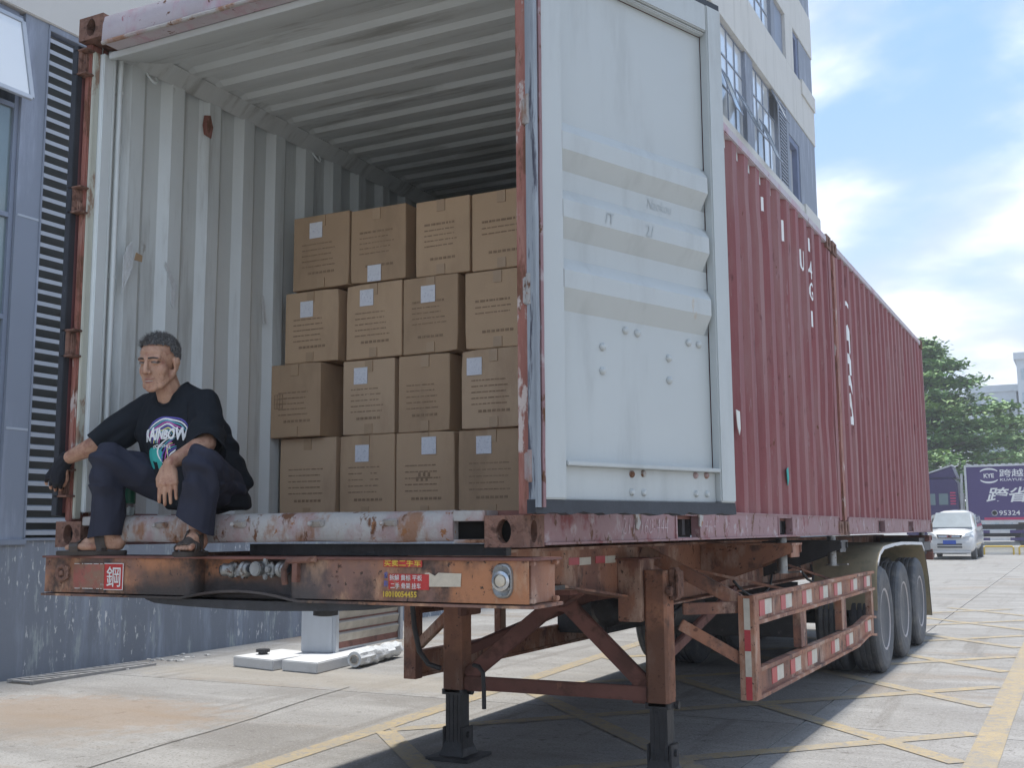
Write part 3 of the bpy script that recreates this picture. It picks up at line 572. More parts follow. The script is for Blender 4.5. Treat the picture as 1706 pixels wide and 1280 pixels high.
for x in (.664, 1.105, 1.51, 1.857):                # locking-bar keepers under the lip
    m = MB(); m.hexa([(x-.028,-.012,ZB+.085),(x+.028,-.012,ZB+.085),(x+.034,.002,ZB+.080),(x-.034,.002,ZB+.080),(x-.026,-.030,ZB+.104),(x+.03,-.030,ZB+.106),(x+.036,.002,ZB+.112),(x-.034,.002,ZB+.110)])
    m.cyl((x-.02,-.026,ZB+.086),(x-.024,-.026,ZB+.104),.010,n=8); m.build('locking_keeper', 'sill', near, .004)
# header and smooth soffit
m = MB(); m.loft([[(x,.006,zt-.155+.004*noise.noise((x*3,1,2))),(x,-.004,zt-.145),(x,.0,zt-.06),(x,.010,zt-.022+.006*noise.noise((x*2.3,7,1))),(x,.10,zt-.02),(x,.10,zt-.155)] for x in [.163+(CW-.326)*i/30 for i in range(31)]]); m.build('header', 'header', near, smooth=50)
m = MB(); m.tube([(.17+(CW-.34)*i/20, -.004, zt-.160+.003*noise.noise((i*.9,3,3))) for i in range(21)], .011, 8); m.build('drip_bar', 'sill', near)
m = MB(); m.hexa([(.10,.10,zt-.190),(CW-.10,.10,zt-.190),(CW-.10,.46,zt-.075),(.10,.46,zt-.075),(.10,.10,zt-.155),(CW-.10,.10,zt-.155),(CW-.10,.46,zt-.065),(.10,.46,zt-.065)]); m.build('soffit_plate', 'roofin', near, .004)
m = MB(); m.hexa([(.05,.12,zt-.25),(.075,.12,zt-.25),(.075,5.98,zt-.11),(.05,5.98,zt-.11),(.05,.12,zt-.06),(.13,.12,zt-.06),(.13,5.98,zt-.06),(.05,5.98,zt-.06)])
m = MB()
for xa, xb in ((.046,.125),(CW-.046,CW-.125)): m.hexa([(xa,.15,zt-.135),(xa,5.98,zt-.135),(xb,5.98,zt-.062),(xb,.15,zt-.062),(xa,.15,zt-.06),(xa,5.98,zt-.06),(xb,5.98,zt-.058),(xb,.15,zt-.058)])
m.build('roof_gusset', 'roofin', near)
# inner jamb lining beside the left post, its round bar, lashing eyes
m = MB(); m.box(.0461,.088,.085,.1499,ZB+.16,zt-.16); m.box(.040,.0879,.15,.165,ZB+.16,zt-.12); m.build('jamb', 'inner', near, .004); MB().box(.0462,.064,.048,.084,ZB+.13,zt-.16).build('door_seal_bead', 'cream', near, .003)
MB().cyl((.074,.205,ZB+.17),(.074,.205,zt-.14),.015,n=12).build('lashing_bar', 'inner', near)
for z in (1.75, 2.65, 3.60): MB().box(.05,.092,.198,.212,z,z+.012).build('bar_bracket', 'inner', near)
for y in (.40, 1.80, 3.2):
    m = MB(); m.tube([(.085+.03*math.sin(a), y+.032*math.cos(a), 3.775-.05*math.sin(a)) for a in [math.pi*i/8 for i in range(9)]], .006, 6); m.build('lashing_eye', 'inner', near)
# scuffs: rust patch, torn tape scraps on the left wall
def scrap(name, mt, y, z, pts, x=.062):
    m = MB(); m.prism([(x+.012*noise.noise((a*9,b*9,0)), y+a, z+b) for a, b in pts], (.004,0,0)); return m.build(name, mt, near)
scrap('rust_patch', 'post', .83, 3.60, [(0,0),(.05,-.01),(.065,.06),(.04,.12),(.0,.11),(-.01,.05)], .052)
scrap('tape_scrap', 'film', .24, 2.72, [(0,-.14),(.035,-.06),(.05,-.02),(.06,.03),(.045,.13),(.02,.10),(.0,.04)], .105)
scrap('tape_scrap', 'tape', .27, 2.76, [(.03,0),(.08,.0),(.085,.035),(.04,.04)], .112)
scrap('tape_scrap', 'film', .62, 2.60, [(0,0),(.02,-.02),(.03,.11),(-.05,.22),(-.055,.20),(.0,.10)], .055)
scrap('tape_scrap', 'film', 1.34, 2.78, [(0,0),(.015,0),(.05,-.16),(.03,-.17)], .055)
# hinges on both posts
for z in (3.655, 2.955, 2.25, 1.585):
    for s in (0, 1):
        xa = (-.012,.032) if s == 0 else (CW-.006, CW+.046)
        m = MB(); m.box(xa[0], xa[1], .020, .095, z, z+.105); m.cyl(((xa[0]+xa[1])/2+(-.012 if s==0 else .012), .018, z-.012), ((xa[0]+xa[1])/2+(-.012 if s==0 else .012), .018, z+.117), .020, n=10)
        m.build('hinge', 'sill' if s else 'casting', near, .005)
        if s == 0:
            m = MB(); m.box(-.022, .062, -.004, .05, z-.014, z-.004); m.box(-.022, .062, -.004, .05, z+.109, z+.119); m.build('hinge_lug', 'casting', near, .002)
# left door, swung right round along the side: seen edge-on
m = MB(); m.box(-.034,-.008, .032, 1.16, 1.50, 3.78); ld = m.build('door', 'red', near, .006); ld['label'] = 'left door swung back along the side, seen edge-on'
m = MB(); m.box(-.042,-.0345, .031, 1.17, 1.485, 3.795); m.box(-.034,.005,-.004,.030,1.485,3.795); m.build('seal', 'rubber', ld, .003)
# right door, swung open about 250 degrees, its pale inner face to the yard
th = R(69.5); H = Vector((2.51, 0, 0)); D = Vector((math.cos(th), math.sin(th), 0)); NN = Vector((D.y, -D.x, 0)); DW = 1.18; Z0, Z1 = 1.515, 3.775
def dp(u, z, n=0): p = H+D*u+NN*n; return (p.x, p.y, z)
def dbox(m, u0, u1, z0, z1, n0, n1): return m.hexa([dp(u0,z0,n1),dp(u1,z0,n1),dp(u1,z0,n0),dp(u0,z0,n0),dp(u0,z1,n1),dp(u1,z1,n1),dp(u1,z1,n0),dp(u0,z1,n0)])
m = MB(); dbox(m, .03, DW-.02, Z0+.02, Z1-.02, -.062, -.055); door = m.build('door', 'red', near); door['label'] = 'open right door with pale grey inner face'
m = MB(); dbox(m, .02, .140, Z0, Z1, -.047, 0); dbox(m, 1.075, DW, Z0, Z1, -.047, .0); m.build('stile', 'doorw', door, .006)
m = MB(); dbox(m, .141, 1.074, Z1-.13, Z1, -.047, -.004); dbox(m, .141, 1.074, Z1-.145, Z1-.131, -.047, -.015); m.build('top_rail', 'doorw', door, .005)
m = MB(); dbox(m, .141, 1.074, Z0, Z0+.13, -.047, -.030); dbox(m, .141, 1.074, 1.643, 1.660, -.047, .002); m.build('bottom_rail', 'doorw', door, .003)
prof = [(1.661,-.046),(2.244,-.046),(2.325,-.002),(2.394,-.002),(2.453,-.046),(2.530,-.046),(2.604,-.002),(2.673,-.002),(2.729,-.046),(2.806,-.046),(2.877,-.002),(2.948,-.002),(3.004,-.046),(Z1-.146,-.046)]
rings = []
for u, k in ((.138,1),(.16,1),(.4,1),(.8,1),(1.045,1),(1.074,.15)):
    rings.append([dp(u, z, -.046+(n+.046)*k+.0025*noise.noise((u*3,z*3,0))) for z, n in prof])
m = MB(); m.loft(rings, caps=False, closed=False); m.build('ribbed_panel', 'doorw', door, smooth=28)
for u, z in ((.53,2.207),(.603,2.204),(.392,2.124),(.39,2.028),(.934,2.2),(1.005,2.2),(.799,2.119),(.799,2.025)):
    m = MB(); m.lathe([(.0,.013),(.008,.012),(.014,.007),(.0165,.0)], dp(u,z,-.045), NN, 12); m.build('bolt', 'doorw', door)
for u, z in ((.532,1.622),(.602,1.626),(.53,1.55),(.602,1.549),(.936,1.628),(1.01,1.630),(.937,1.55),(1.01,1.551)):
    m = MB(); m.lathe([(.0,.012),(.008,.011),(.013,.006),(.015,.0)], dp(u,z,-.030), NN, 12); m.build('bolt', 'doorw' if z < 1.6 else 'sill', door)
m = MB()
rim = [dp(-.005,Z0-.005,-.03),dp(-.005,Z1+.01,-.03)]
dbox(m, -.012, .019, Z0-.03, Z1+.02, -.055, -.010); m.build('side_seal', 'greyrub', door, .004); m = MB()
m.loft([[dp(-.02+(DW+.02)*k/48,Z0-.052+.014*noise.noise((k*.35,1,1))+.006*noise.noise((k*1.1,4,1)),-.052),dp(-.02+(DW+.02)*k/48,Z0-.050+.014*noise.noise((k*.35,1,1))+.006*noise.noise((k*1.1,4,1)),-.004),dp(-.02+(DW+.02)*k/48,Z0-.001,-.008),dp(-.02+(DW+.02)*k/48,Z0-.001,-.052)] for k in range(49)])
m.build('seal', 'rubber', door, smooth=50); m = MB(); m.hexa([dp(.0,Z1+.001,-.05),dp(DW,Z1+.001,-.05),dp(DW,Z1+.001,-.01),dp(0,Z1+.001,-.01),dp(.0,Z1+.03,-.05),dp(DW,Z1+.03,-.05),dp(DW,Z1+.03,-.01),dp(0,Z1+.03,-.01)])
m.build('seal', 'rubber', door, smooth=50)
m = MB(); m.tube([dp(.012,Z0-.03+i*(Z1-Z0+.05)/24,.004+.003*noise.noise((i*.8,0,0))) for i in range(25)], .009, 6); m.build('seal_lip', 'redfade', door)
m = MB(); m.tube([dp(-.012,Z0-.03+i*(Z1-Z0+.05)/24,.001+.004*noise.noise((i*.8,4,0))) for i in range(25)], .012, 6); m.build('seal_lip', 'greyrub', door)
# strip of seal between post and door
m = MB(); m.box(CW+.0255, CW+.050, .03, .075, 1.50, 3.79); m.build('post_seal', 'greyrub', near, .004)
# faint pencil marks on the door
def door_text(t, u, z, w, h):
    p = Vector(dp(u, z, 0)); return lettering(t, w, h, p, D, (0,0,1), .001)
m = door_text('/T', .375, 2.62, .05, .045); m = lettering('2/', .05, .05, dp(.62, 2.61, 0), D, (0,0,1), .001, mb=m); m = lettering('Naokou', .16, .045, dp(.68, 2.75, -.044), D, (0,0,1), .001, shear=.3, bold=-.012, mb=m); m.build('pencil_lettering', 'pencil', door, smooth=0)
# chalk scrawl on the bottom rail, white lettering and scraps on the corrugated side
m = lettering('211-160-444', .62, .075, (CW-.005,.98,ZB+.04), (0,1,0), (0,0,1), .002, shear=.25, bold=-.022); m = lettering('44-4"', .25, .06, (CW-.005,2.2,ZB+.055), (0,1,0), (0,0,1), .002, shear=.25, bold=-.022, mb=m); m.build('chalk_lettering', 'chalk', near, smooth=0)
for y, z in ((1.12,ZB+.06),(2.06,ZB+.07)):
    m = MB(); m.prism([(CW-.004,y+a,z+b) for a,b in ((0,.09),(.09,.085),(.08,.03),(.05,.0),(.02,.01),(.03,.05))], (.008,0,0)); m.build('peeling_paint', 'sill', near)
m = MB(); m.prism([(CW-.012,2.90+a,2.0+b) for a,b in ((0,.12),(.08,.115),(.085,.01),(.06,-.03),(.02,.02))], (.004,0,0)); m.build('torn_label', 'offwhite', near)
m = MB(); m.prism([(CW-.012,4.13+a,1.73+b) for a,b in ((0,.08),(.05,.10),(.06,.02),(.02,-.03))], (.004,0,0)); m.build('torn_label', 'teal', near)
def side_pt(y, z, y0, lift=.0025):
    q = (y-(y0+3.26)) % .287; d = .036*(q/.05 if q < .05 else 1 if q < .149 else (1-(q-.149)/.05) if q < .199 else 0)
    return (CW-.012-d+lift, y, z)
def side_glyph(t, y, z, w, h, y0, par, bold=.01):
    """a white letter painted on the corrugated side, following its folds"""
    vs, fs = text_tris(t, 1, 0, bold, 2); x0 = min(p.x for p in vs); x1 = max(p.x for p in vs); b0 = min(p.y for p in vs); b1 = max(p.y for p in vs)
    b = bmesh.new(); bv = [b.verts.new((0, y+(p.x-x0)/(x1-x0)*w, z+(p.y-b0)/(b1-b0)*h)) for p in vs]
    for f in fs:
        try: b.faces.new([bv[i] for i in f])
        except ValueError: pass
    yy = y0+3.26-40*.287
    while yy < y+w:
        for q in (0, .05, .149, .199):
            if y < yy+q < y+w: bmesh.ops.bisect_plane(b, geom=b.verts[:]+b.edges[:]+b.faces[:], plane_co=(0,yy+q,0), plane_no=(0,1,0))
        yy += .287
    b.verts.index_update(); m = MB(); m.add([side_pt(v.co.y, v.co.z, y0) for v in b.verts], [tuple(v.index for v in f.verts) for f in b.faces]); b.free()
    m.build('lettering', 'white', par, smooth=0)
k6 = 3.26+.149+.287*6
for t, y, z, h in (('U', k6-.287+.028, 3.40, .17), ('1', k6+.045, 3.62, .11), ('4', k6+.030, 3.40, .15), ('G', k6+.030, 3.22, .15), ('1', k6+.045, 3.00, .13)): side_glyph(t, y, z, .105 if t != '1' else .045, h, 0, near)
for t, y, z, h in (('1', 3.26+.287*3+.185, 3.50, .16), ('1', 3.26+.287*1+.185, 3.58, .10)): side_glyph(t, y, z, .03, h, 0, near)
kf = 6.134+3.26+.149-.287*10
def side_patch(pts):
    b = bmesh.new(); b.faces.new([b.verts.new((0, kf+a, z)) for a, z in pts])
    bmesh.ops.bisect_plane(b, geom=b.verts[:]+b.edges[:]+b.faces[:], plane_co=(0,kf+.05,0), plane_no=(0,1,0))
    b.verts.index_update(); m = MB(); m.add([side_pt(v.co.y, v.co.z, 6.134) for v in b.verts], [tuple(v.index for v in f.verts) for f in b.faces]); b.free()
    m.build('lettering', 'white', far, smooth=0)
for pts in (((.0,3.50),(.13,3.47),(.13,3.43),(0,3.46)), ((.0,3.22),(.05,3.27),(.13,3.22),(.13,3.02),(.09,2.98),(.07,3.12),(0,3.12)), ((.0,3.02),(.06,2.99),(.135,2.94),(.135,2.80),(.05,2.80),(.05,2.90),(0,2.92)), ((.0,2.78),(.06,2.80),(.135,2.70),(.135,2.62),(.05,2.70),(.0,2.70)), ((.0,2.62),(.05,2.63),(.135,2.40),(.135,2.34),(.0,2.34),(.0,2.40),(.07,2.42))): side_patch(pts)
# ------------------------------------------------------------------ skeleton semi-trailer under the containers
tr = thing('semi_trailer', 'rusty orange skeleton semi-trailer on its landing legs under the two containers', 'trailer', (CW/2, 6, 0))
BY, BZ0, BZ1 = -.06, 1.130, 1.305
# front beam: plate with a pocket for the couplings, flanges, open channel ends
m = MB()
def face(x0, x1): 
    n = max(2, int((x1-x0)/.09)); m.loft([[(x, BY+.002*noise.noise((x*5,1,1)), BZ0+.010), (x, BY+.005*noise.noise((x*3,2,1)), (BZ0+BZ1)/2), (x, BY, BZ1-.010)] for x in [x0+(x1-x0)*i/n for i in range(n+1)]], caps=False, closed=False)
face(.015, .86); face(1.45, 2.490)
# rounded returns into the pocket
def ret(xc, sgn):
    r = .045; m.loft([[(xc+sgn*r*math.sin(a), BY+r*(1-math.cos(a)), z) for z in (BZ0+.005, BZ1-.010)] for a in [math.pi/2*i/6 for i in range(7)]]+[[(xc+sgn*r, BY+.08, z) for z in (BZ0+.005, BZ1-.010)]], caps=False, closed=False)
ret(.86, 1); ret(1.45, -1)
m.quad((.90,BY+.075,BZ0),(1.41,BY+.075,BZ0),(1.41,BY+.075,BZ1-.01),(.90,BY+.075,BZ1-.01))
front = m.build('front_beam', 'beam', tr, smooth=50)
m = MB()
n = 30
m.loft([[(x, BY-.010, BZ1-.012+.002*noise.noise((x*4,0,0))), (x, BY-.010, BZ1-.002), (x, BY+.24, BZ1-.002), (x, BY+.24, BZ1-.012)] for x in [0+2.512*i/n for i in range(n+1)]]); m.build('top_flange', 'brown', front, .002)
m = MB()
def lipz(x): return BZ0+.034*max(0, 1-((x-1.15)/.30)**2)
m.loft([[(x, BY-.006, lipz(x)-.006), (x, BY-.006, lipz(x)+.004), (x, BY+.24, BZ0+.008), (x, BY+.24, BZ0-.004)] for x in [0+2.512*i/60 for i in range(61)]]); m.build('bottom_flange', 'beam', front, smooth=50)
m = MB(); m.box(.001,.014,BY+.03,BY+.235,BZ0+.01,BZ1-.012); m.box(2.470,2.482,BY+.03,BY+.235,BZ0+.01,BZ1-.012); m.box(.02,2.48,BY+.228,BY+.236,BZ0+.01,BZ1-.012)
for z in (BZ0+.012, BZ1-.03): m.box(2.484,2.505,BY+.005,BY+.03,z,z+.018); m.box(2.484,2.505,BY+.20,BY+.228,z,z+.018)
m.build('end_plate', 'orange', front, .003)
m = MB(); m.box(1.45,1.475,BY-.026,BY-.002,BZ1-.10,BZ1-.004); m.tube([(1.40,BY-.004,BZ1-.11),(1.402,BY-.016,BZ1-.05),(1.43,BY-.024,BZ1-.016),(1.56,BY-.014,BZ1-.010)], .013, 8); m.build('guard_lip', 'orange', front)
MB().box(1.05,2.30,.13,.17,1.306,1.352).build('dark_gap_filler', 'blackm', tr)  # added dark bar that blackens the gap under the sill
# greasy coupler plate and kingpin underneath
m = MB(); m.loft([[(x, BY+.0+.02, BZ0-.012-.034*max(0,1-abs((x-1.24)/.62))**.35), (x, BY+.02, BZ0-.006), (x, 1.6, BZ0-.006), (x, 1.6, BZ0-.03)] for x in [.62+1.25*i/24 for i in range(25)]]); m.build('coupler_plate', 'blackm', tr, smooth=50)
m = MB(); m.lathe([(.055,-.02),(.055,.0),(.036,.01),(.036,.04),(.056,.048),(.056,.085),(.03,.09),(.0,.09)], (1.219,.45,1.118), (0,0,-1), 20); m.build('kingpin', 'blackm', tr)
# air couplings in the pocket
def coupling(x, z, s):
    a = MB(); yb = BY+.03
    a.lathe([(.0,.055),(.018,.055),(.026,.045),(.026,.02),(.034,.016),(.034,.0),(.020,-.01),(.020,-.05)], (x, yb, z), (s*.85,-.5,.05), 16)
    a.box(x-.02-s*.045, x+.02-s*.045, yb-.02, yb+.05, z-.022, z+.022); a.cyl((x-s*.05,yb-.022,z),(x-s*.05,yb-.034,z),.014,n=8); a.cyl((x-s*.05,yb,z-.034),(x-s*.05,yb,z+.03),.010,n=8)
    o = a.build('air_coupling', 'steel', tr, .003)
    b = MB(); q = Vector((x,yb,z))+Vector((s*.85,-.5,.05)).normalized()*.0555; b.cyl(q, q+Vector((s*.85,-.5,.05)).normalized()*.003, .017, n=12); b.build('rubber_seal', 'rubber', o)
coupling(1.105, 1.247, -1); coupling(1.165, 1.252, 1); coupling(1.355, 1.252, 1)
m = MB(); m.box(1.245,1.30,BY+.01,BY+.12,1.225,1.285); m.cyl((1.255,BY+.008,1.255),(1.255,BY-.02,1.255),.030,n=14); m.cyl((1.30,BY-.0,1.29),(1.30,BY-.012,1.29),.012,n=8); m.cyl((1.30,BY+.0,1.222),(1.30,BY-.012,1.222),.012,n=8); m.build('air_coupling', 'steel', tr, .004)
# lamps
def ring(nm, x, z, R0, r0, y=BY-.004):
    m = MB(); m.loft([[(x+(R0+r0*math.cos(b))*math.cos(a), y-r0*math.sin(b), z+(R0+r0*math.cos(b))*math.sin(a)) for b in [2*math.pi*j/8 for j in range(8)]] for a in [2*math.pi*i/18 for i in range(19)]], caps=False); return m.build(nm, 'casting', tr)
lr = ring('lamp_socket', .13, 1.226, .030, .011); m = MB(); m.cyl((.13,BY-.001,1.226),(.13,BY-.014,1.226),.016,.012,12); m.hexa([(.15,BY-.012,1.19),(.175,BY-.012,1.205),(.175,BY-.002,1.205),(.15,BY-.002,1.19),(.155,BY-.012,1.262),(.178,BY-.012,1.255),(.178,BY-.002,1.255),(.155,BY-.002,1.262)]); m.build('bracket', 'casting', lr)
m = MB(); m.loft([[(2.385+.040*s*math.copysign(abs(math.cos(a))**.7,math.cos(a)), BY-o, 1.222+.060*s*math.copysign(abs(math.sin(a))**.7,math.sin(a))) for a in [2*math.pi*i/24 for i in range(24)]] for s, o in ((1.06,0),(1.0,.010),(.9,.012),(.78,.008))]); lp = m.build('marker_lamp', 'steel', tr)
m = MB(); m.lathe([(.034,.010),(.036,.022),(.026,.026),(.024,.018),(.0,.018)], (2.385,BY,1.222), (0,-1,0), 20); m.build('bezel', 'chrome', lp)
m = MB(); m.lathe([(.022,.018),(.020,.026),(.010,.032),(.0,.033)], (2.385,BY,1.222), (0,-1,0), 16); m.build('lens', 'sticker', lp)
for a in range(6):
    x, z = 2.385+.037*math.cos(a*1.047+.5), 1.222+.052*math.sin(a*1.047+.5); MB().cyl((x,BY-.008,z),(x,BY-.016,z),.004,n=6).build('screw', 'steel', lp)
# painted and stuck lettering on the beam
X, Z = (1,0,0), (0,0,1)
def flatplate(nm, mt, x0, x1, z0, z1, l=.006): m = MB(); m.box(x0, x1, BY-l, BY-l+.002, z0, z1); return m.build(nm, mt, tr, smooth=0)
fp = flatplate('red_sign_panel', 'wornred', .205, .395, 1.158, 1.268); flatplate('red_sign_panel', 'rprint', .397, .512, 1.157, 1.270)
m = lettering('鋼', .085, .088, (.412,BY-.006,1.169), X, Z, .0015, bold=.006)
for a in ((.397,.512,1.2685,1.2715),(.397,.512,1.1555,1.1585),(.510,.5135,1.1555,1.2715)): m.box(a[0],a[1],BY-.0085,BY-.007,a[2],a[3])
for k in range(22):
    x = .21+.008*k+.002*random.random()
    if random.random() < .6: m.box(x, x+.006, BY-.0085, BY-.007, 1.2665, 1.2695)
    if random.random() < .6: m.box(x, x+.006, BY-.0085, BY-.007, 1.158, 1.161)
m.build('lettering', 'offwhite', tr, smooth=0)
flatplate('red_sticker', 'rprint', 1.872, 2.045, 1.268, 1.298)
lettering('买卖二手车', .165, .026, (1.876,BY-.006,1.270), X, Z, .002, bold=.015).build('lettering', 'yprint', tr, smooth=0)
m = MB()
for a in ((1.900,1.217,.145,.022,'拆解 黄标 平板'),(1.905,1.187,.135,.022,'二手 骨架 挂车')): m = lettering(a[4], a[2], a[3], (a[0],BY-.003,a[1]), X, Z, .003, bold=.008, mb=m)
flatplate('red_sticker', 'rprint', 1.895, 2.075, 1.184, 1.242, .0045)
m.build('lettering', 'offwhite', tr, smooth=0)
m = lettering('求', .018, .024, (1.875,BY-.003,1.225), X, Z, .004, bold=.01); m.build('lettering', 'bprint', tr, smooth=0); m = lettering('购', .018, .024, (1.875,BY-.003,1.193), X, Z, .004, bold=.01); m.build('lettering', 'bprint', tr, smooth=0)
lettering('18010054455', .150, .022, (1.872,BY-.003,1.155), X, Z, .003, bold=.025).build('lettering', 'yprint', tr, smooth=0)
m = MB(); m.prism([(2.055+a, BY-.004, 1.196+b) for a, b in ((0,0),(.155,.002),(.158,.050),(.06,.052),(.045,.040),(.02,.052),(.0,.05),(.01,.025))], (0,.002,0)); m.build('torn_sticker', 'sticker', tr)
# main beams
for x in (.69, 1.75):
    s = 1 if x > 1 else -1
    m = MB()
    poly = [(BY+.24,1.295),(12.1,1.295),(12.1,.95),(3.0,.93),(2.9,.99),(1.7,1.125),(BY+.24,1.15)]
    m.prism([(x-.006, y, z) for y, z in poly], (.012,0,0)); b = m.build('main_beam', 'orange', tr)
    m = MB(); m.box(x-.07,x+.07,BY+.245,12.1,1.296,1.312)
    for (ya,za),(yb,zb_) in (((.2,1.14),(1.7,1.116)),((1.7,1.116),(2.9,.982)),((2.9,.982),(3.0,.922)),((3.0,.922),(12.1,.942))):
        m.hexa([(x-.075,ya,za-.012),(x+.075,ya,za-.012),(x+.075,yb,zb_-.012),(x-.075,yb,zb_-.012),(x-.075,ya,za),(x+.075,ya,za),(x+.075,yb,zb_),(x-.075,yb,zb_)])
    m.build('flange', 'orange', b)
    if s > 0:
        for ya in (1.90, 2.27):
            MB().box(x+.0065, x+.0085, ya, ya+.14, 1.212, 1.252).build('reflector', 'refred', b, smooth=0)
            MB().box(x+.0065, x+.0085, ya+.141, ya+.30, 1.208, 1.250).build('reflector', 'refwhite', b, smooth=0)
m0 = None
for k, y in enumerate((1.3, 2.0, 3.3, 4.9, 5.5, 6.9, 8.4, 9.8, 11.2)):
    m = MB(); m.box(.70, 1.74, y-.05, y+.05, 1.05, 1.28); m.build('cross_member', 'brown', tr)
# outriggers with twist-locks
def outrigger(y, both=True, mt='orange'):
    for s in (1, -1):
        xc = CW/2; xa, xb = xc+s*.54, xc+s*1.21
        m = MB(); 
        for yy in (y-.13, y+.13): m.prism([(xa,yy-.005,1.285),(xb,yy-.005,1.285),(xb,yy-.005,1.235),(xc+s*.95,yy-.005,1.13),(xa,yy-.005,.99)], (0,.010,0))
        m.box(min(xa,xb),max(xa,xb),y-.16,y+.16,1.286,1.300)
        m.box(xc+s*1.19-.006,xc+s*1.19+.006,y-.125,y+.125,1.20,1.285)
        o = m.build('outrigger', mt, tr)
        a = MB(); a.cyl((xc+s*1.10,y,1.10),(xc+s*1.10,y,1.336),.036,n=12); a.cyl((xc+s*1.10,y,1.085),(xc+s*1.10,y,1.10),.055,n=12); a.bar((xc+s*1.10,y,1.09),(xc+s*1.24,y-.05,1.10),.02,.012); a.build('twist_lock', 'steel', o)
outrigger(4.35); outrigger(6.10, mt='blackm'); outrigger(12.0, mt='brown')
# landing gear
lg_top = 1.16
for x in (.58, 1.97):
    gzz = gz(2.72)
    m = MB(); c_ = .016
    ring8 = lambda z, w, d, c: [(x-w+c,2.65,z),(x+w-c,2.65,z),(x+w,2.65+c,z),(x+w,2.65+d-c,z),(x+w-c,2.65+d,z),(x-w+c,2.65+d,z),(x-w,2.65+d-c,z),(x-w,2.65+c,z)]
    m.loft([ring8(.375, .070, .15, c_), ring8(lg_top, .070, .15, c_)]); leg = m.build('landing_leg', 'orange', tr, smooth=30)
    m = MB(); m.loft([ring8(.360,.078,.16,.01), ring8(.392,.078,.16,.01)]); m.cyl((x+.083,2.74,.376),(x+.105,2.74,.376),.022,n=10); m.build('collar', 'blackm', leg)
    m = MB(); m.box(x-.054,x+.054,2.668,2.782,gzz+.09,.37); 
    for q in (-.03,0,.03): m.box(x+q-.003,x+q+.003,2.664,2.669,gzz+.09,.37)
    m.build('inner_leg', 'blackm', leg)
    m = MB(); m.box(x-.075,x-.060,2.66,2.80,gzz+.05,gzz+.20); m.box(x+.060,x+.075,2.66,2.80,gzz+.05,gzz+.20); m.cyl((x-.09,2.73,gzz+.15),(x+.09,2.73,gzz+.15),.022,n=10)
    m.hexa([(x-.09,2.64,gzz+.022),(x+.09,2.64,gzz+.022),(x+.09,2.84,gzz+.022),(x-.09,2.84,gzz+.022),(x-.058,2.67,gzz+.12),(x+.058,2.67,gzz+.12),(x+.058,2.80,gzz+.12),(x-.058,2.80,gzz+.12)])
    m.box(x-.155,x+.155,2.58,2.90,gzz,gzz+.022); m.build('foot', 'blackm', leg, .004)
    s = 1 if x > 1.2 else -1
    xa, xb = (1.756, 1.898) if s > 0 else (.652, .684)
    m = MB(); m.box(xa, xb, 2.60, 2.86, .86, 1.225); m.build('leg_bracket', 'orange', tr, .006)
m = MB(); m.box(1.72,1.93,2.56,2.90,1.226,1.232); m.build('bracket_cap', 'brown', tr)
m = MB(); m.box(2.042,2.085,2.70,2.80,.985,1.175); m.box(2.085,2.10,2.69,2.81,1.0,1.16); m.cyl((2.04,2.67,1.04),(2.075,2.67,1.04),.030,n=10); m.build('gear_box', 'casting', tr, .006)
def strut(a, b, w=.075, t=.05):
    m = MB(); m.bar(a, b, t, w); return m.build('brace', 'brown', tr, .006)
strut((.652,2.70,.435),(1.898,2.70,.438), .085, .04)
strut((.66,2.72,.47),(1.30,2.74,.965), .10, .04); strut((1.89,2.72,.47),(1.34,2.74,.965), .10, .04)
m = MB(); m.box(1.20,1.44,2.715,2.735,.90,1.02); m.box(.652,.76,2.715,2.73,.38,.50); m.box(1.79,1.897,2.715,2.73,.375,.50); m.build('gusset', 'brown', tr, .004)
strut((1.32,2.74,.96),(1.70,2.2,1.08)); strut((1.32,2.74,.96),(.74,2.2,1.08)); strut((1.32,2.76,.97),(1.32,4.9,.98))
strut((.60,2.78,.62),(.69,5.2,.93), .07, .04); strut((1.95,2.80,.62),(1.78,5.0,.93), .07, .04)
# crank handle and hanging hose
m = MB(); m.tube([(.77,2.60,.56),(.82,2.58,.555),(.855,2.57,.52),(.86,2.57,.42),(.862,2.57,.30)], .014, 8); m.build('crank_handle', 'blackm', tr)
m = MB(); m.tube([(.40,2.45,1.1),(.40,2.46,.95),(.41,2.47,.80),(.43,2.5,.64),(.48,2.53,.56),(.56,2.55,.535)], .017, 8); m.build('hose', 'hose', tr)
for pts in ([(1.72,2.95,1.0),(1.66,3.3,.84),(1.6,3.9,.80),(1.62,4.4,.93)],[(1.80,4.9,1.0),(1.86,5.3,.86),(1.84,5.8,.90),(1.80,6.1,1.02)],[(2.0,6.25,1.08),(2.05,6.5,.93),(1.98,6.9,.97),(1.90,7.2,1.05)]):
    q = []
    for i in range(len(pts)-1): q += [tuple(Vector(pts[i]).lerp(Vector(pts[i+1]), t)-Vector((0,0,.03*math.sin(math.pi*t)))) for t in (0,.34,.67)]
    MB().tube(q+[pts[-1]], .011, 6).build('hose', 'hose', tr)
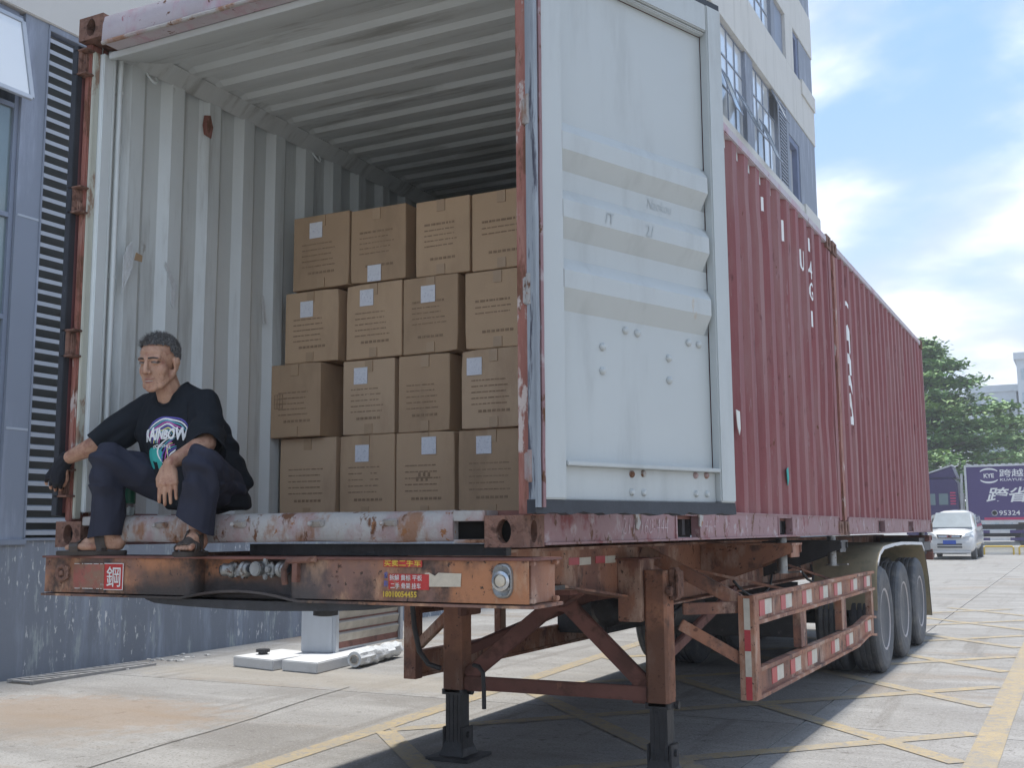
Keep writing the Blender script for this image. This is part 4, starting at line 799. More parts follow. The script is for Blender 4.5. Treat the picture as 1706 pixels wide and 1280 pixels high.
# side guards
def guard(s):
    xo = CW/2+s*1.241; xi = xo-s*.095; gy0, gy1 = 3.02, 7.32
    def bx(m, xa, xb, *r): return m.box(min(xa,xb), max(xa,xb), *r)
    root = None
    for z0, z1, bend in ((.825,1.0,0),(.392,.575,1)):
        def zb(y): return (.05*max(0, 1-abs(y-6.95)/.55)-.01) if bend else .006*noise.noise((y,1,0))
        ys_ = [gy0+.10+(gy1-gy0-.10)*i/28 for i in range(29)]
        m = MB(); m.loft([[(xo-s*.028,y,z0+.018+zb(y)),(xo-s*.028,y,z1-.018+zb(y)),(xo-s*.036,y,z1-.018+zb(y)),(xo-s*.036,y,z0+.018+zb(y))] for y in ys_])
        for zz in (z0, z1-.022): m.loft([[(xo,y,zz+zb(y)),(xo,y,zz+.022+zb(y)),(xo-s*.055,y,zz+.022+zb(y)),(xo-s*.055,y,zz+zb(y))] for y in ys_])
        if root is None: root = m.build('side_guard', 'orange', tr, smooth=20)
        else: m.build('lower_rail', 'orange', root, smooth=20)
        if s > 0:
            sp_ = [(3.25,1),(3.80,1),(4.42,1),(5.0,1),(5.55,1),(6.25,1),(6.9,1)] if not bend else [(3.50,1),(4.00,1),(4.52,1),(5.35,1),(5.95,0),(6.85,1)]
            for y, bw in sp_:
                zc = (z0+z1)/2+zb(y)
                a = MB(); a.box(xo-.0275,xo-.0245,y,y+.13,zc-.048,zc+.048); a.build('reflector', 'refred', root, smooth=0)
                a = MB(); a.box(xo-.0275,xo-.0245,y+.131,y+.30,zc-.048+random.uniform(-.005,.005),zc+.048); a.build('reflector', 'refwhite', root, smooth=0)
    for y0, y1, fr in ((gy0,gy0+.09,1),(4.32,4.50,0),(5.78,5.98,0),(7.20,7.31,0)):
        m = MB()
        if fr:
            bx(m, xo, xi-s*.0, gy0, gy0+.012, .385, 1.0); bx(m, xo+s*.002, xo-s*.010, gy0+.0121, y1+.02, .385, 1.0); bx(m, xi, xi+s*.010, gy0+.0121, y1, .385, 1.0)
        else:
            bx(m, xo-s*.02, xo-s*.075, y0, y0+.008, .574, .826); bx(m, xo-s*.021, xo-s*.030, y0+.0081, y1, .574, .826)
        m.build('guard_post', 'orange', root)
    if s > 0:
        for z0, z1, mt in ((.80,.985,'refwhite'),(.675,.799,'refred'),(.525,.674,'refwhite'),(.39,.524,'refred')):
            a = MB(); a.box(xi+.035,xi+.072,gy0-.004,gy0-.001,z0,z1); a.build('reflector', mt, root, smooth=0)
    # inner stays
    def st(a, b, w=.07, t=.04): q = MB(); q.bar(a, b, t, w); q.build('stay', 'orange', root, .004)
    xl = CW/2+s*.75
    st((xi-s*.004,gy0+.05,.93),(xl+s*.08,gy0-.10,.92)); st((xi-s*.004,gy0+.05,.62),(xl+s*.07,gy0-.12,.83))
    st((xi-s*.004,gy0+.05,.965),(CW/2+s*.545,3.0,1.27), .085)
    st((xi,5.9,.97),(CW/2+s*.545,5.6,1.20), .02, .02); st((xi,4.3,.97),(CW/2+s*.545,4.0,1.12), .02, .02)
    return root
guard(1); guard(-1)
# tool box, air tanks
m = MB(); m.box(.02,.50,5.45,6.6,.50,.92); m.build('tool_box', 'blackm', tr, .02)
for x, y in ((1.0,4.6),(1.42,4.6)): m = MB(); m.lathe([(.0,-.42),(.08,-.41),(.13,-.36),(.13,.36),(.08,.41),(.0,.42)], (x,y,.80), (0,1,0), 18); m.build('air_tank', 'blackm', tr)
m = MB(); m.box(.55,1.9,6.6,6.62,.42,.92); m.build('splash_board', 'blackm', tr)
# mudguards
def fender(s):
    xo = CW/2+s*1.236; xi = CW/2+s*.62
    prof = [(7.44,.62),(7.48,.93),(7.56,1.06),(7.72,1.15),(7.95,1.205),(8.5,1.225),(9.15,1.235),(10.0,1.225),(10.85,1.21),(11.06,1.10),(11.30,.78),(11.44,.30)]
    m = MB(); m.loft([[(xi,y,z),(xo,y,z+.006*noise.noise((y*3,0,0))),(xo,y+.0,z+.010),(xi,y,z+.010)] for y, z in prof]); f = m.build('mudguard', 'mudguard', tr, smooth=40)
    m = MB(); pr = [p for p in prof[2:9]]
    m.loft([[(xo,y,z-.018+.014*noise.noise((y*5,s,3))),(xo+s*.008,y,z-.018+.012*noise.noise((y*5,s,3))),(xo+s*.008,y,z+.014),(xo,y,z+.014)] for y, z in [(prof[i][0]+(prof[i+1][0]-prof[i][0])*t, prof[i][1]+(prof[i+1][1]-prof[i][1])*t) for i in range(2,9) for t in (0,.25,.5,.75)]]); m.build('rim_strip', 'silver', f)
    m = MB(); m.loft([[(xi,y+.012,z),(xo+s*.006,y+.012,z),(xo+s*.006,y+.022,z),(xi,y+.022,z)] for y, z in prof[9:]]); m.build('mud_flap', 'blackp', f)
fender(1); fender(-1)
m = MB(); m.box(1.85,2.42,11.25,12.05,1.06,1.27); m.box(.02,.60,11.25,12.05,1.06,1.27); m.build('tail_box', 'blackm', tr, .05)
m = MB(); m.box(.0,2.44,12.02,12.12,.98,1.12); m.build('tail_beam', 'brown', tr, .008)
# axles and dual wheels
TR = .515; wheel_src = None
def make_wheel(x, y, sg):
    c = (x, y, gz(y)+TR); ax = (sg, 0, 0); w = .14      # +ax looks outward
    prof = [(.285,-w*.9),(.33,-w),(.42,-w*1.02),(.485,-w*.92),(TR-.006,-w*.74)]
    for k in range(5):
        o = -w*.74+k*(2*w*.74)/4
        if k < 4: prof += [(TR-.004,o+.004),(TR,o+.012),(TR,o+.042),(TR-.012,o+.046),(TR-.012,o+.054)]
    prof += [(TR-.006,w*.74),(.485,w*.92),(.46,w*.985),(.455,w*.975),(.43,w*1.02),(.40,w*1.03),(.395,w*1.02),(.34,w*1.0),(.292,w*.93),(.285,w*.9)]
    m = MB(); m.lathe(prof, c, ax, 56); t = m.build('tyre', 'tyre', tr, smooth=40)
    # deep dished rim
    m = MB(); m.lathe([(.286,-w*.92),(.292,w*.90),(.300,w*.945),(.287,w*.95),(.270,w*.86),(.262,w*.35),(.245,-w*.1),(.235,-w*.45),(.225,-w*.55),(.13,-w*.62),(.125,-w*.2),(.10,-w*.15),(.095,w*.25),(.0,w*.25)], c, ax, 40); r = m.build('rim', 'rim', t, smooth=30)
    for k in range(10):
        a = 2*math.pi*k/10; p = Vector(c)+Vector((sg*(-w*.56), .168*math.cos(a), .168*math.sin(a))); n = MB(); n.cyl(p, p+Vector((sg*.03,0,0)), .014, n=6); n.build('wheel_nut', 'casting', t)
    # tread cuts
    return t
for i, y in enumerate((7.93, 9.24, 10.55)):
    for sg in (1, -1):
        make_wheel(CW/2+sg*1.095, y, sg); make_wheel(CW/2+sg*.775, y, -sg)
    m = MB(); m.cyl((CW/2-.9,y,gz(y)+TR),(CW/2+.9,y,gz(y)+TR),.065,n=14); m.build('axle', 'blackm', tr)
    m = MB()
    for sg in (1,-1): m.box(CW/2+sg*.53-.04,CW/2+sg*.53+.04,y-.45,y+.45,gz(y)+TR+.07,gz(y)+TR+.14); m.box(CW/2+sg*.53-.05,CW/2+sg*.53+.05,y+.56,y+.74,gz(y)+TR+.05,.95)
    m.build('leaf_spring', 'blackm', tr)
# ------------------------------------------------------------------ cartons in the container
CT = [ # x0 x1 z0 z1 y label text, white label (px offset from left, from top) or None, print style
 (.158,.563,2.822,3.268,1.50,'carton at the wall end of the top row, white label near its upper edge',(.42,.10),0),
 (.577,.953,2.820,3.256,1.50,'second carton of the top row, white label low on its front',(.45,.78),1),
 (1.009,1.358,2.815,3.250,1.52,'third carton of the top row counted from the wall, no white label',None,1),
 (1.372,1.755,2.808,3.246,1.52,'top row carton beside the red post, no white label',None,2),
 (.124,.508,2.382,2.806,1.48,'carton at the wall end of the second row down, white label above its print',(.42,.14),0),
 (.552,.930,2.378,2.812,1.50,'second carton from the wall in the second row down',(.38,.08),0),
 (.941,1.294,2.376,2.808,1.50,'third carton from the wall in the second row down, label above print',(.47,.12),1),
 (1.334,1.722,2.374,2.800,1.51,'unlabelled carton beside the red post in the second row down',None,2),
 (.060,.419,1.946,2.374,1.44,'carton by the pale wall in the third row down, printed with a small grid',None,3),
 (.534,.885,1.944,2.370,1.50,'second carton from the wall in the third row down, white label',(.36,.10),0),
 (.912,1.243,1.942,2.370,1.50,'third carton from the wall in the third row down, no label',None,0),
 (1.322,1.700,1.942,2.368,1.49,'third row carton beside the red post with a white label',(.22,.10),0),
 (.098,.497,1.4790,1.9415,1.49,'bottom row carton at the wall end, no white label',None,0),
 (.520,.889,1.4790,1.9415,1.50,'second carton from the wall in the bottom row, white label on top',(.42,.12),0),
 (.899,1.271,1.4790,1.9395,1.50,'third carton from the wall in the bottom row, dark marks in its print',(.58,.06),4),
 (1.291,1.690,1.4790,1.9395,1.51,'bottom row carton beside the red post with a white label',(.40,.08),0)]
rc = random.Random(11); VV3 = Vector
for x0, x1, z0, z1, y, lab, wl_, st in CT:
    t = thing('carton', lab, 'cardboard box', ((x0+x1)/2, y+.2, z0), 'cartons stacked in the container')
    m = MB(); w, h = x1-x0, z1-z0
    # box with slightly bulged faces
    n = 4; rings = []
    bx = bmesh.new(); bmesh.ops.create_cube(bx, size=1); bmesh.ops.subdivide_edges(bx, edges=bx.edges[:], cuts=3, use_grid_fill=True)
    for v in bx.verts:
        p = v.co; q = Vector((x0+(p.x+.5)*w, y+(p.y+.5)*.42, z0+(p.z+.5)*h))
        k = noise.noise(Vector((p.x*1.4+x0*7, p.y*1.4, p.z*1.4+z0*5)))
        fx, fz, fy = (1-4*p.x*p.x), (1-4*p.z*p.z), (1-4*p.y*p.y)
        if abs(p.y) > .49: q.y += math.copysign(.004*fx*fz, p.y)+.003*k*fz
        if abs(p.x) > .49: q.x += math.copysign(.002*fy*fz, p.x)
        if abs(p.x) > .49 and abs(p.z) > .49: q += VV3((-math.copysign(.004,p.x),0,-math.copysign(.005,p.z)))*max(0,noise.noise(q*9))*2
        v.co = q
    m.add([v.co.copy() for v in bx.verts], [tuple(l.index for l in f.verts) for f in bx.faces]); bx.free()
    o = m.build('box', rc.choice(['carton','carton','carton2','carton3']), t, .004, seg=1)
    yf = y-.0075
    # closed flaps: seam on the top, tape running down the front
    a = MB(); xm = (x0+x1)/2+rc.uniform(-.01,.01); a.box(xm-.026, xm+.026, yf+.0010, yf+.0060, z1-.07, z1-.004); a.build('tape', 'tape', t, smooth=0); a = MB(); a.box(xm-.026, xm+.026, yf+.001, yf+.006, z0+.004, z0+.06); a.build('tape', 'tape', t, smooth=0)
    a = MB()
    for k in range(3 if st == 2 else 5):
        zz = z1-h*(.40+.075*k) if st != 1 else z1-h*(.34+.07*k); xx = x0+w*.17; xe = x1-w*(.2+.12*rc.random())
        hh = .012 if (k == 0 and st in (1,2)) else .0065
        while xx < xe:
            l = rc.uniform(.008,.035); a.box(xx, min(xx+l,xe), yf+.0022, yf+.0036, zz, zz+hh); xx += l+rc.uniform(.004,.010)
    zz = z1-h*.80; xx = x0+w*.28
    while xx < x1-w*.25: a.box(xx, xx+.02, yf+.0022, yf+.0036, zz, zz+.014); xx += .028
    if st == 3:
        for q in range(4): a.box(x0+.03+.02*q, x0+.032+.02*q, yf+.0022, yf+.0036, z0+.17, z0+.25)
        for q in range(4): a.box(x0+.03, x0+.092, yf+.0022, yf+.0036, z0+.17+.0266*q, z0+.172+.0266*q)
    if st == 4:
        for q in range(6): xx = x0+w*(.36+.04*q); a.box(xx, xx+.014, yf+.0018, yf+.0034, z0+h*(.42+.05*(q%2)), z0+h*(.47+.05*(q%2)))
    a.build('print_pattern', 'ink', t, smooth=0)
    if wl_:
        a = MB(); a.box(x0+w*wl_[0]-.046, x0+w*wl_[0]+.046, yf-.0005, yf+.001, z1-h*wl_[1]-.095, z1-h*wl_[1]); a.build('white_label', 'label', t, smooth=0)

# ------------------------------------------------------------------ bottle behind the man's leg
bt = thing('water_bottle', 'clear plastic water bottle with green label behind the seated man\'s shin', 'bottle', (.352,.10,1.484))
m = MB(); m.lathe([(.0,.004),(.026,.0),(.031,.008),(.031,.045),(.029,.05),(.031,.055),(.031,.125),(.029,.140),(.014,.172),(.0135,.185)], (.352,.10,1.484), (0,0,1), 24); m.build('bottle_body', 'bottle', bt, smooth=40)
m = MB(); m.lathe([(.0316,.055),(.0318,.060),(.0318,.118),(.0316,.122)], (.352,.10,1.484), (0,0,1), 24); m.build('label_sleeve', 'blabel', bt)
m = MB(); m.lathe([(.0,.205),(.0145,.204),(.015,.186),(.0,.185)], (.352,.10,1.484), (0,0,1), 18); m.build('cap', 'cap', bt)

# ------------------------------------------------------------------ the seated man
man = thing('person', 'man in black printed T-shirt sitting on the container sill, one hand gloved', 'person', (.66,.2,1.484))
class Blob:
    def __init__(s): s.bm = bmesh.new()
    def hull(s, vs):
        b = bmesh.new()
        for v in vs: b.verts.new(v)
        bmesh.ops.convex_hull(b, input=b.verts[:]); 
        loose = [v for v in b.verts if not v.link_faces]; bmesh.ops.delete(b, geom=loose, context='VERTS')
        mp = {}
        for v in b.verts: mp[v] = s.bm.verts.new(v.co)
        for f in b.faces: s.bm.faces.new([mp[v] for v in f.verts])
        b.free(); return s
    @staticmethod
    def pts(c, r, ax=None, n=12, k=7):
        c = Vector(c); r = (r,r,r) if isinstance(r,(int,float)) else r
        ax = ax or (Vector((1,0,0)),Vector((0,1,0)),Vector((0,0,1))); o = []
        for i in range(k+1):
            t = math.pi*i/k
            for j in range(n if 0 < i < k else 1):
                p = 2*math.pi*j/n; o.append(c+ax[0]*(r[0]*math.sin(t)*math.cos(p))+ax[1]*(r[1]*math.sin(t)*math.sin(p))+ax[2]*(r[2]*math.cos(t)))
        return o
    def ell(s, c, r, ax=None, n=16, k=10): return s.hull(s.pts(c, r, ax, n, k))
    def cap(s, a, b, ra, rb, n=12): return s.hull(s.pts(a, ra, None, n)+s.pts(b, rb, None, n))
    def chain(s, pr):
        for (a, ra), (b, rb) in zip(pr, pr[1:]): s.cap(a, b, ra, rb)
        return s
    def mesh(s, voxel, smooth=3, fac=.5):
        me = bpy.data.meshes.new('blob'); s.bm.to_mesh(me); s.bm.free()
        o = bpy.data.objects.new('blob', me); COL.objects.link(o)
        r = o.modifiers.new('r','REMESH'); r.mode = 'VOXEL'; r.voxel_size = voxel; r.use_smooth_shade = True
        q = o.modifiers.new('s','SMOOTH'); q.factor = fac; q.iterations = smooth
        out = bpy.data.meshes.new_from_object(o.evaluated_get(bpy.context.evaluated_depsgraph_get()))
        bpy.data.objects.remove(o); bpy.data.meshes.remove(me)
        return out
def put(me, name, mt, parent):
    top = parent
    while top.parent is not None: top = top.parent
    me.transform(Matrix.Translation(-top.location)); me.name = name
    me.materials.clear()
    for m_ in (mt if isinstance(mt,(list,tuple)) else [mt]): me.materials.append(MT[m_])
    me.polygons.foreach_set('use_smooth', [True]*len(me.polygons)); me.update()
    o = bpy.data.objects.new(name, me); COL.objects.link(o); o.parent = parent; return o
VV = Vector
# joints
SH_R, SH_L = VV((.425,.140,1.985)), VV((.755,.140,1.980))
EL_R, EL_L = VV((.290,-.005,1.820)), VV((.880,.030,1.790))
WR_R, WR_L = VV((.050,-.015,1.742)), VV((.858,-.165,1.692))
HP_R, HP_L = VV((.60,.27,1.60)), VV((.77,.27,1.60))
KN_R, KN_L = VV((.425,-.10,1.725)), VV((1.010,-.14,1.690))
AN_R, AN_L = VV((.352,-.015,1.405)), VV((.938,-.075,1.405))
# head frame
hf = VV((.19,-.965,-.17)).normalized(); hl = VV((0,0,1)).cross(hf).normalized(); hu = hf.cross(hl).normalized()
if hu.z < 0: hu = -hu
HC = VV((.602,.012,2.160)); HA = (hl, hf, hu)
def hp(l, f, u): return HC+hl*l+hf*f+hu*u
B = Blob()
B.ell(hp(0,-.014,.040), (.0765,.096,.090), HA, 20, 12)
B.hull(B.pts(hp(0,.044,.046),(.060,.046,.05),HA)+B.pts(hp(0,.034,-.056),(.067,.052,.048),HA)+B.pts(hp(0,.071,-.108),(.032,.021,.019),HA)+B.pts(hp(0,.062,-.060),(.040,.030,.036),HA))
for s in (1,-1):
    B.ell(hp(s*.043,.044,-.030),(.026,.032,.036),HA)
    B.cap(hp(s*.060,-.002,-.048),hp(s*.036,.054,-.096),.020,.019)
    B.cap(hp(s*.012,.090,.026),hp(s*.048,.074,.024),.011,.010)     # brow ridge
    B.ell(hp(s*.0145,.099,-.036),(.0105,.013,.0095),HA)             # wing of the nose
    B.ell(hp(s*.078,-.012,-.008),(.008,.020,.032),HA); B.ell(hp(s*.083,-.020,.004),(.007,.016,.022),HA); B.ell(hp(s*.076,-.004,-.034),(.008,.010,.011),HA)
    B.ell(hp(s*.031,.082,.006),(.017,.010,.010),HA)                  # eyelids
B.cap(hp(0,.094,.020),hp(0,.112,-.030),.008,.0125); B.ell(hp(0,.111,-.034),(.0125,.0125,.0105),HA)
B.ell(hp(0,.084,-.066),(.025,.014,.009),HA); B.ell(hp(0,.083,-.084),(.022,.013,.009),HA)
# neck, torso, arms, legs: one surface
B.chain([(hp(0,-.02,-.04),.054),(VV((.602,.075,2.045)),.058),(VV((.602,.115,1.97)),.066)])
B.cap(SH_R+VV((.02,0,-.03)),SH_L+VV((-.02,0,-.03)),.045,.045); B.hull(B.pts((.598,.14,1.93),(.15,.085,.06))+B.pts((.66,.24,1.62),(.15,.12,.06)))
B.hull(B.pts((.67,.27,1.60),(.17,.13,.10)))
for S, E, Wr in ((SH_R,EL_R,WR_R),(SH_L,EL_L,WR_L)):
    mid = E.lerp(Wr,.28); B.chain([(S+VV((0,0,-.015)),.044),(E,.042),(mid,.0435),(E.lerp(Wr,.75),.033),(Wr,.0265)])
for H_, K, A in ((HP_R,KN_R,AN_R),(HP_L,KN_L,AN_L)): B.chain([(H_,.080),(K,.055),(K.lerp(A,.35),.050),(A,.036)])
# feet
def foot(A, heel, ball, toe, side):
    heel, ball, toe = VV(heel), VV(ball), VV(toe); d = (toe-heel).normalized(); lt = VV((-d.y,d.x,0)).normalized()
    B.cap(A, heel+VV((0,0,.012)), .036, .032); B.hull(B.pts(A+d*.02+VV((0,0,-.012)),.034)+B.pts(ball+VV((0,0,.008)),.022)+B.pts(heel,.026))
    for s in (1,-1): B.cap(heel+d*.06, ball+lt*s*.026, .024, .018)
    for k in range(5):
        o = (k-2)*.0165*side; big = k == 0
        b0 = ball+lt*o; t0 = b0+d*(.062-.007*k)+VV((0,0,-.004 if k else 0)); B.cap(b0, b0.lerp(t0,.6)+VV((0,0,.006)), .012 if not big else .014, .009 if not big else .0125); B.cap(b0.lerp(t0,.6)+VV((0,0,.006)), t0, .009 if not big else .0125, .0085 if not big else .012)
    return d, lt
dR, lR = foot(AN_R, (.398,.010,1.352), (.268,-.070,1.344), (.20,-.112,1.338), -1)
dL, lL = foot(AN_L, (.930,-.045,1.352), (.985,-.175,1.344), (1.010,-.235,1.338), -1)
# hands
def hand(Wr, palm_d, lat, nrm, wid, fl, curl, glove=None, thumb=1):
    """palm_d: towards the fingers, lat: towards the thumb side, nrm: back of the hand"""
    d, l, n_ = palm_d.normalized(), lat.normalized(), nrm.normalized()
    T = glove or B
    kn = [Wr+d*(.088-.004*abs(k-1.2))+l*(1.5-k)*wid for k in range(4)]
    T.hull(T.pts(Wr,.024)+T.pts(kn[0],.0135)+T.pts(kn[3],.0125)+T.pts(Wr+d*.04+l*.022,.016)+T.pts(Wr+d*.04-l*.020,.015))
    for k in range(4): T.cap(Wr+d*.03+l*(1.5-k)*wid*.7, kn[k]+n_*.002, .013, .0125)
    L = [fl*(.92,1.0,.95,.78)[k] for k in range(4)]; tips = []
    for k in range(4):
        p = kn[k]; dirv = d.copy(); r = .0098
        spread = l*(1.5-k)*.05
        for j, (fr, c) in enumerate(((.46,curl[0]),(.30,curl[1]),(.24,curl[2]))):
            dirv = (dirv*math.cos(c)-n_*math.sin(c)+spread*(.6 if j == 0 else 0)).normalized(); q = p+dirv*L[k]*fr
            (B if (glove is None or j > 0) else T).cap(p, q, r, r*.92, 10)
            if glove is not None and j > 0: pass
            r *= .92; p = q
        tips.append((p, dirv))
    tb = Wr+d*.03+l*.026; q1 = tb+(d*.75+l*.45*thumb-n_*.35).normalized()*.040; q2 = q1+(d*.95+l*.0-n_*.35).normalized()*.032
    B.cap(Wr+d*.012+l*.012, tb, .018, .0155); B.cap(tb, q1, .0145, .012); B.cap(q1, q2, .0115, .0095)
    return tips
camv = (CP-WR_L).normalized()
tipsL = hand(WR_L, VV((.03,-.10,-1)), VV((-.86,-.50,.0)), VV((.50,-.86,.15)), .0215, .088, (.18,.22,.15))
GL = Blob()
GL.chain([(WR_R+VV((.014,.002,.006)),.035),(WR_R+VV((-.012,0,-.022)),.040),(WR_R+VV((-.020,-.016,-.075)),.036),(WR_R+VV((-.012,-.022,-.100)),.026)])
tipsR = hand(WR_R+VV((-.004,-.004,-.012)), VV((-.26,-.26,-.93)), VV((.76,.60,-.35)), VV((.62,-.75,.15)), .0225, .080, (.75,.95,.6), GL)
body = B.mesh(.0032, 5, .5)
# creases beside the mouth, across the forehead and round the neck
import numpy as np
n_v = len(body.vertices); co = np.empty(n_v*3); body.vertices.foreach_get('co', co); co = co.reshape(-1,3)
no = np.empty(n_v*3); body.vertex_normals.foreach_get('vector', no); no = no.reshape(-1,3)
def groove(a, b, w, dep):
    a, b = np.array(a), np.array(b); d = b-a; t = np.clip(((co-a)@d)/(d@d), 0, 1); q = np.linalg.norm(co-(a+t[:,None]*d), axis=1)
    co[:] -= no*(dep*np.exp(-(q/w)**2))[:,None]
for s in (1,-1):
    groove(hp(s*.021,.096,-.036), hp(s*.037,.080,-.072), .0052, .0068)
    groove(hp(s*.037,.080,-.072), hp(s*.036,.074,-.098), .005, .0030)
    groove(hp(s*.018,.090,.006), hp(s*.045,.078,.004), .0065, .0026)     # eye sockets
    groove(hp(s*.018,.088,-.006), hp(s*.044,.074,-.010), .0045, .0022); groove(hp(s*.022,.086,-.016), hp(s*.046,.070,-.018), .0045, .0016)
for k in (.048,.062): groove(hp(-.035,.088,k), hp(.035,.088,k), .004, .0010)
groove(hp(-.021,.094,-.075), hp(.021,.094,-.075), .0035, .0035)
body.vertices.foreach_set('co', co.ravel()); body.update()
bodyo = put(body, 'body', 'skin', man)
bvh = BVHTree.FromPolygons([v.co+man.location for v in body.vertices], [tuple(p.vertices) for p in body.polygons])
def on_face(l, u, lift=.001):
    hit = bvh.ray_cast(hp(l,.3,u), -hf)
    return hit[0]+hf*lift if hit[0] is not None else hp(l,.09,u)
for s in (1,-1):
    # eye: a slit between the lids
    pts = [on_face(s*(.018+.028*i/6), .004+.0035*math.sin(math.pi*i/6)-.002*i/6, -.0006) for i in range(7)]
    m = MB(); m.tube(pts, .003, 6, [.0008+.0032*math.sin(math.pi*(i+.3)/6.6) for i in range(7)]); e = m.build('eye', 'eyew', man)
    m = MB(); m.tube([pts[2],pts[3],pts[4]], .003, 6, [.0024,.0038,.0024]); m.build('iris', 'iris', e)
    pts = [on_face(s*(.016+.034*i/6), .0085+.0035*math.sin(math.pi*i/6)-.0025*i/6, .0002) for i in range(7)]
    m = MB(); m.tube(pts, .0016, 6); m.build('eyelid', 'browm', man)
    pts = [on_face(s*(.011+.043*i/7), .025+.006*math.sin(math.pi*i/9)-.001*i, .0008) for i in range(8)]
    m = MB(); m.tube(pts, .0035, 6, [.0030,.0040,.0042,.0040,.0036,.0030,.0024,.0012]); m.build('eyebrow', 'browm', man)
    m = MB(); m.lathe([(.0,.0014),(.0028,.001),(.0036,-.001)], on_face(s*.0075,-.0425,-.001), VV((0,-.5,-1)), 8); m.build('nostril', 'browm', man)
m = MB(); m.tube([on_face(-.026+.052*i/8, -.0682+.0030*(abs(i-4)/4)**2+.0006*math.cos(i*1.57), -.0004) for i in range(9)], .003, 6, [.0010,.0020,.0027,.0030,.0026,.0030,.0027,.0020,.0010]); m.build('upper_lip', 'lip', man)
m = MB(); m.tube([on_face(-.024+.048*i/8, -.0790-.0050*math.sin(math.pi*i/8)+.003, -.0006) for i in range(9)], .003, 6, [.0010,.0024,.0034,.0038,.0040,.0038,.0034,.0024,.0010]); m.build('lower_lip', 'lip', man)
m = MB(); m.tube([on_face(-.021+.042*i/6, -.0748+.0016*(abs(i-3)/3)**2, .0002) for i in range(7)], .002, 6, [.0010,.0022,.0030,.0032,.0030,.0022,.0010]); m.build('teeth', 'teeth', man)
# finger nails of the bare hand
for p, d_ in tipsL:
    n_ = VV((.50,-.86,.15)); m = MB(); c = p+n_*.0066-d_*.002; a = d_*.006; b = n_.cross(d_).normalized()*.0045
    m.add([c-a-b, c+a-b*.8, c+a+b*.8, c-a+b, c-a*.8+n_*.0012, c+a*.7+n_*.0010], [(0,1,5,4),(4,5,2,3),(0,4,3),(1,2,5)]); m.build('finger_nail', 'nail', man)
put(GL.mesh(.0032, 2), 'glove', 'glove', man)

# hair: a cropped cap with short upright strands
HB = Blob(); HB.ell(hp(0,-.016,.044), (.0805,.100,.0925), HA, 24, 16)
hm = HB.mesh(.004, 1); bh = bmesh.new(); bh.from_mesh(hm)
def hairline(p):
    q = p-HC; l, f, u = q.dot(hl), q.dot(hf), q.dot(hu)
    edge = noise.noise(p*90)*.006
    if f > .02: return u > .080+.10*max(0,f-.045)-(.25*max(0,abs(l)-.050))+edge      # forehead
    if f > -.02: return u > .004+(f+.02)*1.25+edge                          # temples
    return u > -.035+edge
bmesh.ops.delete(bh, geom=[v for v in bh.verts if not hairline(v.co)], context='VERTS')
for v in bh.verts: v.co += v.normal*(.0022+.0030*noise.noise(v.co*110))
bh.to_mesh(hm); bh.free()
hair = put(hm, 'hair', 'hairm', man)
m = MB(); rh = random.Random(5)
vs_ = [(v.co+man.location, v.normal.copy()) for v in hm.vertices]
for i in range(2300):
    p, nn = rh.choice(vs_); q = p-HC; u, f = q.dot(hu), q.dot(hf)
    if u < .045 and rh.random() < .75: continue
    ln = (.007 if u < .06 else .011+.018*max(0,min(1,(f+.03)/.09)))*rh.uniform(.6,1.25)
    d = (nn*.8+hu*.5+hf*(.35 if f > 0 else -.05)+VV((rh.uniform(-1,1),rh.uniform(-1,1),rh.uniform(-1,1)))*.28).normalized()
    s = nn.orthogonal().normalized(); t2 = nn.cross(s); r = .0011
    a = [p-nn*.001+s*r, p-nn*.001-s*r*.5+t2*r, p-nn*.001-s*r*.5-t2*r]; tip = p+d*ln
    m.add(a+[tip], [(0,1,3),(1,2,3),(2,0,3)])
st_ = m.build('hair_strands', 'hairm', hair); st_['kind'] = 'stuff'

